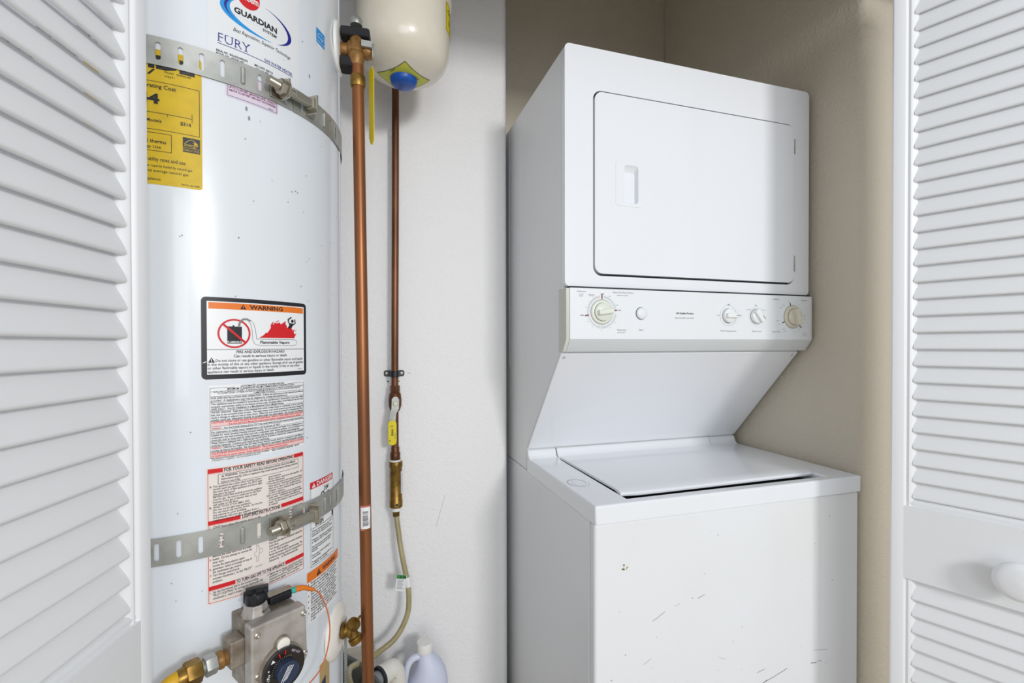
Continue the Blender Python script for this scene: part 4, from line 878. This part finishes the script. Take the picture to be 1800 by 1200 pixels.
strap(1.6450, 'upper galvanised steel strap around the water heater, above the yellow label', sp_+[.0078, .0323, .0569, .0807, .1052, .1542, .1792, .1960, .2266, .2517, .3037, .33], [.1317, .281], (.1850, .2330), .2062, .2080, .031)
strap(.9725, 'lower galvanised steel strap around the water heater, across the red banded instructions', sp_+[.001, .0258, .0503, .0751, .0996, .1488, .1740, .2250, .2509, .2989, .323], [.1268, .277], (.1800, .2330), .1995-.0035, .1995+.0035)

# ================================================================== drain pan, stand, things at the bottom
PC = (-.2988, .947)
pan = thing('drain_pan', (PC[0], PC[1], .451), 'grey metal drain pan under the water heater, rim seen behind the copper pipe', 'drain pan')
MB().lathe([(.001, .452), (.325, .452), (.337, .500), (.3405, .505), (.343, .506), (.3445, .504), (.343, .501), (.340, .499), (.328, .4505), (.001, .4505)], (PC[0], PC[1], 0), (0, 0, 1), 96, cap=False).build('pan_wall', M_pan, pan, smooth=50)
MB().lathe([(.001, .4528), (.322, .4528), (.322, .4532), (.001, .4532)], (PC[0], PC[1], 0), (0, 0, 1), 64, cap=False).build('pan_floor', M_rust, pan)
for a in (30, 150, 270): MB().box(HC.x+.17*math.cos(math.radians(a))-.02, HC.x+.17*math.cos(math.radians(a))+.02, HC.y+.17*math.sin(math.radians(a))-.02, HC.y+.17*math.sin(math.radians(a))+.02, .4532, .5005).build('heater_foot', M_galv, WH, .002)
struct(MB().box(-.619, .015, .62, 1.298, 0, .4500).build('platform', M_stand, None, .004))
struct(MB().box(.016, .388, .95, 1.298, 0, .2200).build('ledge', M_stand, None, .004))
# drain elbow
EL = thing('drain_elbow', (.052, 1.13, .22), 'white pvc elbow on a grey stub beside the copper discharge pipe', 'pipe fitting')
ea, eb = V((-.000, 1.098, .4800)), V((.0560, 1.140, .4830)); edr = (eb-ea).normalized()
MB().lathe([(.0165, -.01), (.0165, .045)], ea, edr, 28).build('grey_stub', M_pvcg, EL)
kne = V((.0560, 1.139, .4770))
MB().tube([ea+edr*.034, ea+edr*.050, kne+V((-.004, -.003, .004)), kne+V((.005, .003, -.014)), kne+V((.006, .004, -.034))], .0215, 28, 5).build('elbow', M_pvc, EL, smooth=50)
MB().lathe([(.0235, 0), (.0235, .010)], ea+edr*.030, edr, 32).build('elbow_collar', M_pvc, EL, .001)
MB().lathe([(.0238, 0), (.0242, .003), (.0238, .006)], ea+edr*.0265, edr, 32).build('cement_ring', M_dark, EL)
MB().lathe([(.0238, 0), (.0238, .020)], kne+V((.006, .004, -.052)), (0, 0, 1), 32).build('elbow_collar', M_pvc, EL, .001)
MB().lathe([(.0175, -.205), (.0175, 0)], kne+V((.006, .004, -.051)), (0, 0, 1), 28).build('down_pipe', M_pvc, EL)
p = Print(); p.text('NIBCO', -.010, 0, .0040, M_inkg, w=.014); p.text('Y', .004, -.014, .005, M_ink, rot=.6); p.line([(-.013, .004), (-.011, .012)], .0012, M_ink)
p.build('embossed_marks', EL, lambda s, z, l: kne+V((s*.95-.002, -.0216-l+abs(s)*.15, z+.002+s*.3)), cut=0)
# bottle
BT = thing('bottle', (.1345, 1.19, .2200), 'pale blue plastic jug with a white cap and side handle, by the back wall', 'bottle')
bc_ = V((.1345, 1.19, 0))
def oval(z, rx, ry, dx=0, n=36, pw=.85):
    out = []
    for i in range(n):
        a = 2*PI*i/n; c, q = math.cos(a), math.sin(a); out.append(bc_+V((dx+rx*math.copysign(abs(c)**pw, c), ry*math.copysign(abs(q)**pw, q), z)))
    return out
rings = [(.2203, .052, .040, 0), (.2240, .0570, .045, 0), (.232, .0590, .047, 0), (.36, .0590, .047, 0), (.378, .0585, .0465, .0), (.400, .0500, .042, .008), (.420, .0415, .037, .0125), (.440, .0325, .031, .0120), (.458, .0235, .0235, .006), (.468, .0190, .019, .002), (.474, .0175, .0175, 0), (.4800, .0175, .0175, 0)]
bb = MB(); vs = []; n = 36
for z, rx, ry, dx in rings: vs += oval(z, rx, ry, dx)
bb.add(vs, [(j*n+i, j*n+(i+1) % n, (j+1)*n+(i+1) % n, (j+1)*n+i) for j in range(len(rings)-1) for i in range(n)]+[tuple(reversed(range(n))), tuple((len(rings)-1)*n+i for i in range(n))])
bo = bb.build('body', M_jug, BT, smooth=60)
MB().tube([bc_+V((-.012, -.004, .466)), bc_+V((-.030, -.006, .464)), bc_+V((-.043, -.008, .450)), bc_+V((-.050, -.008, .420)), bc_+V((-.0535, -.006, .385)), bc_+V((-.050, -.004, .355))], .0085, 14, 6).build('handle', M_jug, BT, smooth=60)
MB().lathe([(.0192, .474), (.0200, .476), (.0200, .494), (.0188, .4975), (.0001, .4985)], bc_, (0, 0, 1), 44, cap=False).build('cap', M_jugcap, BT, smooth=50)

# ================================================================== pipes
DPp = thing('discharge_pipe', (-.0015, .93, .475), 'thick copper pipe standing in front of the wall beside the water heater', 'pipe')
t0, t1 = V((-.0163, .950, 1.7900)), V((-.0013, .930, .5080)); t2 = V((.0050, .9215, .2200))
t2 = t1+(t1-t0).normalized()*.033
PR = .0112
MB().tube([t0, t2], PR, 32, 1).build('pipe', M_copper, DPp, smooth=60)
tt = (t1-t0).normalized()
for zc in (1.7700,): MB().lathe([(.0135, 0), (.0140, .004), (.0140, .018), (.0125, .022)], t0+tt*(1.79-zc), tt, 28).build('adapter', M_brass, DPp)
# barcode sticker
bz = .9220; bx = t0+(t1-t0)*((1.79-bz)/(1.79-.508))
bl = lambda s, z, l: bx+V((math.sin(s/PR)*(PR+.0003+l), -math.cos(s/PR)*(PR+.0003+l), z))
p = Print(); p.rect(-.0100, .0110, -.0240, .0240, mat('pale_red_strip', '#c0705c', .5), 0); p.build('red_band', DPp, bl, cut=.002)
p = Print(); p.rect(-.0090, .0098, -.0205, .0205, M_lab_w, 2)
for i in range(22): p.rect(-.0045, .0050, -.0150+i*.00132, -.0150+i*.00132+random.choice((.0004, .0007, .0009)), M_ink, 3)
p.text('2.49', .0060, -.013, .0020, M_ink, rot=PI/2, layer=4); p.text('COPPER PIPE 3/4', .0085, -.016, .0014, M_ink, rot=PI/2, layer=4)
p.build('barcode_sticker', DPp, bl, cut=.002)
# thin supply pipe on the wall
SPX, SPY = .0668, 1.262
SPp = thing('wall_pipe', (SPX, SPY, .80), 'thin dark copper pipe clamped to the wall with a yellow levered valve', 'pipe')
MB().tube([V((SPX+.0055, SPY, 2.748)), V((SPX+.0055, SPY, 1.9)), V((SPX+.001, SPY, 1.2)), V((SPX+.001, SPY, .96))], .0092, 24, 4).build('pipe', M_copper2, SPp, smooth=60)
cl = MB()
for sx in (-1, 1): cl.prism(rrect(-.0095, .0095, -.0085, .0085, .006), (SPX+.001+sx*.0175, SPY+.0375, 1.1755), (1, 0, 0), (0, 0, 1), (0, -1, 0), .002)
cl.prism(arc(0, 0, .0115, 180, 360, 16)+[(.0115, .036), (.0093, .036)]+arc(0, 0, .0094, 360, 180, 16)+[(-.0093, .036), (-.0115, .036)], (SPX+.001, SPY, 1.167), (1, 0, 0), (0, 1, 0), (0, 0, 1), .017)
clo = cl.build('pipe_clamp', M_black, SPp, .0006)
for sx in (-1, 1): MB().lathe([(.0040, 0), (.0036, .0018), (.0015, .0022)], (SPX+.001+sx*.0195, SPY+.0355, 1.1755), (0, -1, 0), 14).build('screw', M_galv, clo)
bvv = MB(); vx = V((SPX+.001, SPY, 0))
bvv.lathe([(.0120, 1.143), (.0130, 1.145), (.0130, 1.128), (.0120, 1.126)][::-1], vx, (0, 0, 1), 8); bvv.lathe([(.0110, 1.078), (.0125, 1.080), (.0165, 1.092), (.0170, 1.108), (.0150, 1.124), (.0120, 1.128)], vx, (0, 0, 1), 20)
bvv.lathe([(.008, 0), (.008, .020)], vx+V((0, 0, 1.102)), (0, -1, 0), 14); bvo = bvv.build('ball_valve', M_copper2, SPp, .0005)
ly_ = SPY-.0205; hb = MB().prism([(-.0095, 1.112), (-.004, 1.118), (.0045, 1.118), (.0095, 1.110), (.0085, 1.086), (.0020, 1.074), (.0000, 1.052), (-.0165, 1.052), (-.0150, 1.074), (-.0105, 1.086)], (SPX+.001, ly_, 0), (1, 0, 0), (0, 0, 1), (0, -1, 0), .0022)
hb.build('valve_lever', M_galv, bvo, .0005); MB().hexnut(V((SPX+.001, ly_-.0045, 1.100)), (0, -1, 0), .0062, .005).build('lever_nut', M_zinc, bvo, .0003)
gr = MB().prism(rrect(-.0190, .0030, .9925, 1.0570, .0100), (SPX+.0005, ly_+.0035, 0), (1, 0, 0), (0, 0, 1), (0, -1, 0), .0090).build('lever_grip', M_yel, bvo, .002, label='yellow lever grip')
p = Print(); p.text('FNW', .0015, 1.018, .0052, M_ink, rot=PI/2, bold=.03); p.text('600 WOG', .0085-.002, 1.010, .0022, M_ink, rot=PI/2); p.text('1/2', -.006, 1.040, .004, M_ink, rot=0, bold=.02); p.text('R', -.009, 1.003, .004, M_ink, rot=0, bold=.02)
p.build('grip_lettering', bvo, lambda s, z, l: V((SPX-.006+s, ly_-.0057-l, z)), cut=0)
MB().lathe([(.0102, .0), (.0102, .030), (.0118, .031), (.0118, .012+.031)][::1], vx+V((0, 0, .990-.003)), (0, 0, 1), 24).build('coupling', M_copper2, SPp) if False else None
MB().lathe([(.0125, .9500), (.0130, .9515), (.0130, .9680), (.0112, .9700), (.0108, .9710), (.0108, .9820), (.0100, .9835)], vx, (0, 0, 1), 24).build('coupling', M_copper2, SPp, smooth=50)
MB().lathe([(.0145, .9455), (.0145, .9500)], vx, (0, 0, 1), 24).build('sealing_tape', M_jugcap, SPp)
rg = V((SPX+.0025, SPY-.001, 0))
rgo = MB().lathe([(.0150, .8240), (.0168, .8260), (.0168, .8420), (.0160, .8430), (.0160, .9290), (.0172, .9310), (.0172, .9440), (.0160, .9455)], rg, (0, 0, 1), 28).build('pressure_regulator', M_brass, SPp, smooth=40, label='brass cylinder body')
MB().lathe([(.0030, 0), (.0030, .001)], rg+V((.001, -.0166, .8350)), (0, -1, 0), 14).build('port', M_dark, rgo)
p = Print(); p.rect(.013, .026, .862, .920, M_lab_g, 1)
for i in range(10): p.rect(.015, .024, .866+i*.005, .868+i*.005, M_inkg, 2)
p.build('side_label', rgo, lambda s, z, l: rg+V((math.sin(s/.016)*(.0163+l), -math.cos(s/.016)*(.0163+l), z)), cut=.002)
MB().lathe([(.0130, .8150), (.0135, .8170), (.0120, .8200), (.0120, .8240)], rg, (0, 0, 1), 20).build('sealing_tape', M_jugcap, SPp)
MB().hexnut(rg+V((0, 0, .8070)), (0, 0, 1), .0098, .0130).build('hose_nut', M_brass, SPp, .0004)
# cloudy drain tube
DT = thing('drain_tube', (.079, 1.24, .53), 'cloudy beige plastic tube curving down from the brass cylinder on the wall', 'tube')
tp_ = [(.0695, 1.261, .806), (.0735, 1.252, .770), (.0800, 1.240, .720), (.0900, 1.230, .665), (.0965, 1.225, .630), (.0985, 1.222, .595), (.0950, 1.218, .562), (.0800, 1.212, .530), (.0580, 1.205, .506), (.0300, 1.195, .494), (.0050, 1.180, .490), (-.0250, 1.150, .500), (-.0420, 1.110, .518), (-.0430, 1.060, .530), (-.0330, 1.030, .520), (-.0250, 1.015, .496), (-.0150, 1.005, .480), (-.0050, 1.000, .466)]
MB().tube(tp_, .0068, 16, 6).build('tube', M_tube, DT, smooth=60)
MB().tube([(.0945, 1.227, .6510), (.0972, 1.2245, .6265)], .0078, 18, 1).build('tube_wrap', M_lab_w, DT)
tgp = V((.0780, 1.216, .644)); tx_ = V((.98, -.12, -.12)); tz_ = V((.10, 0, 1))
MB().prism(rrect(-.0125, .0130, -.0215, .0205, .003), tgp, tx_, tz_, (0, -1, 0), .0010).build('paper_tag', M_lab_w, DT, label='small white and green tag')
p = Print(); p.rect(-.0120, .0120, .0100, .0200, M_green, 1); p.text('4 1/8', -.004, .012, .005, M_ink, bold=.02)
for i in range(7): p.rect(-.009, .007-(i % 3)*.002, .0060-i*.0035, .0073-i*.0035, M_inkg, 1)
p.build('tag_print', DT, lambda s, z, l: tgp+tx_*s+tz_*z+V((0, -.0011-l, 0)), cut=0)

# ================================================================== expansion tank
TC = V((.0800, 1.077, 0)); TR = .1035
ET = thing('expansion_tank', (TC.x, TC.y, 1.842), 'round-bottomed cream expansion tank with a blue cap, hung above the copper pipes', 'tank')
zb = 1.8475
pf = [(.0001, zb), (.020, zb+.0005), (.045, zb+.005), (.066, zb+.0125), (.082, zb+.023), (.093, zb+.036), (.1000, zb+.052), (.1028, zb+.070), (TR, zb+.090), (TR, 2.018), (TR+.0040, 2.0195), (TR+.0050, 2.024), (TR+.0040, 2.0285), (TR, 2.030), (TR, 2.17), (.100, 2.20), (.085, 2.235), (.055, 2.262), (.02, 2.27), (.0001, 2.27)]
MB().lathe(pf, TC, (0, 0, 1), 72, cap=False).build('shell', M_tank, ET, smooth=50)
MB().lathe([(.013, 2.268), (.013, 2.748)], TC, (0, 0, 1), 20).build('stem', M_copper2, ET)
MB().lathe([(.0001, -.0150), (.0150, -.0140), (.0245, -.0115), (.0285, -.0070), (.0300, .0010), (.0300, .006)], TC+V((0, 0, zb)), (0, 0, 1), 36, cap=False).build('blue_cap', M_blue, ET, smooth=60, label='blue plastic cap')
def dome(x, y, l):
    r = math.hypot(x, y); 
    for (ra, za), (rb, zb2) in zip(pf, pf[1:]):
        if ra <= r <= rb: break
    z = za+(zb2-za)*(r-ra)/(rb-ra); return TC+V((x, y, z-.0006-l))
p = Print(); q = .041; n = 10; c45 = V((.15, -.988)).normalized(); d45 = V((c45.y, -c45.x))
for i in range(n):
    for j in range(n):
        u0, u1, v0, v1 = -q+2*q*i/n, -q+2*q*(i+1)/n, -q+2*q*j/n, -q+2*q*(j+1)/n
        rot = lambda u, v: ((u*.72-v*.69), (u*.69+v*.72))
        p.poly([rot(u0, v0), rot(u1, v0), rot(u1, v1), rot(u0, v1)], M_capl, 0)
for a, t in ((-38, 'CAUTION'), (-142, 'WARNING'), (52, 'AIR')):
    p.text(t, .036*math.cos(math.radians(a))-.004, .036*math.sin(math.radians(a)), .004, M_ink, rot=math.radians(a+90), w=.016, layer=2)
p.line([rot(-q, -q), rot(q, -q), rot(q, q), rot(-q, q)], .0012, M_ink, 1, True)
p.build('cap_label', ET, dome, cut=.006, label='yellow green square label')
def tcy(s, z, l): a = s/TR; return TC+V((math.sin(a)*(TR+.0005+l), -math.cos(a)*(TR+.0005+l), z))
p = Print(); p.rect(.1020, .1820, 1.9420, 2.0050, M_yel, 0); p.frame(.1045, .1800, 1.9445, 2.0025, .0012, M_ink, 1)
p.text('CAUTION', .112, 1.985, .008, M_ink, w=.06, bold=.03); p.ell(.122, 1.967, .0035, .0085, M_ink, 2); 
for i in range(4): p.rect(.129, .175, 1.950+i*.006, 1.9525+i*.006, M_ink, 1)
p.build('side_label', ET, tcy, label='yellow caution label')
MB().box(TC.x-.02, TC.x+.02, TC.y+TR-.002, 1.2995, 2.06, 2.085).build('wall_bracket', M_galv, ET, .001)
# little marks on the back wall
p = Print()
for x, z, w in ((.0515, 1.1535, .0035), (.0795, 1.1535, .0028)): p.ell(x, z, w, .0015, M_dark, n=8)
p.line([(.103, 1.1755), (.112, 1.1745)], .0010, M_scuff); p.line([(.205, .83), (.180, .745)], .0006, M_inkg)
p.build('wall_marks', bpy.data.objects['wall_back'], lambda x, z, l: V((x, 1.2998-l, z)), cut=0)
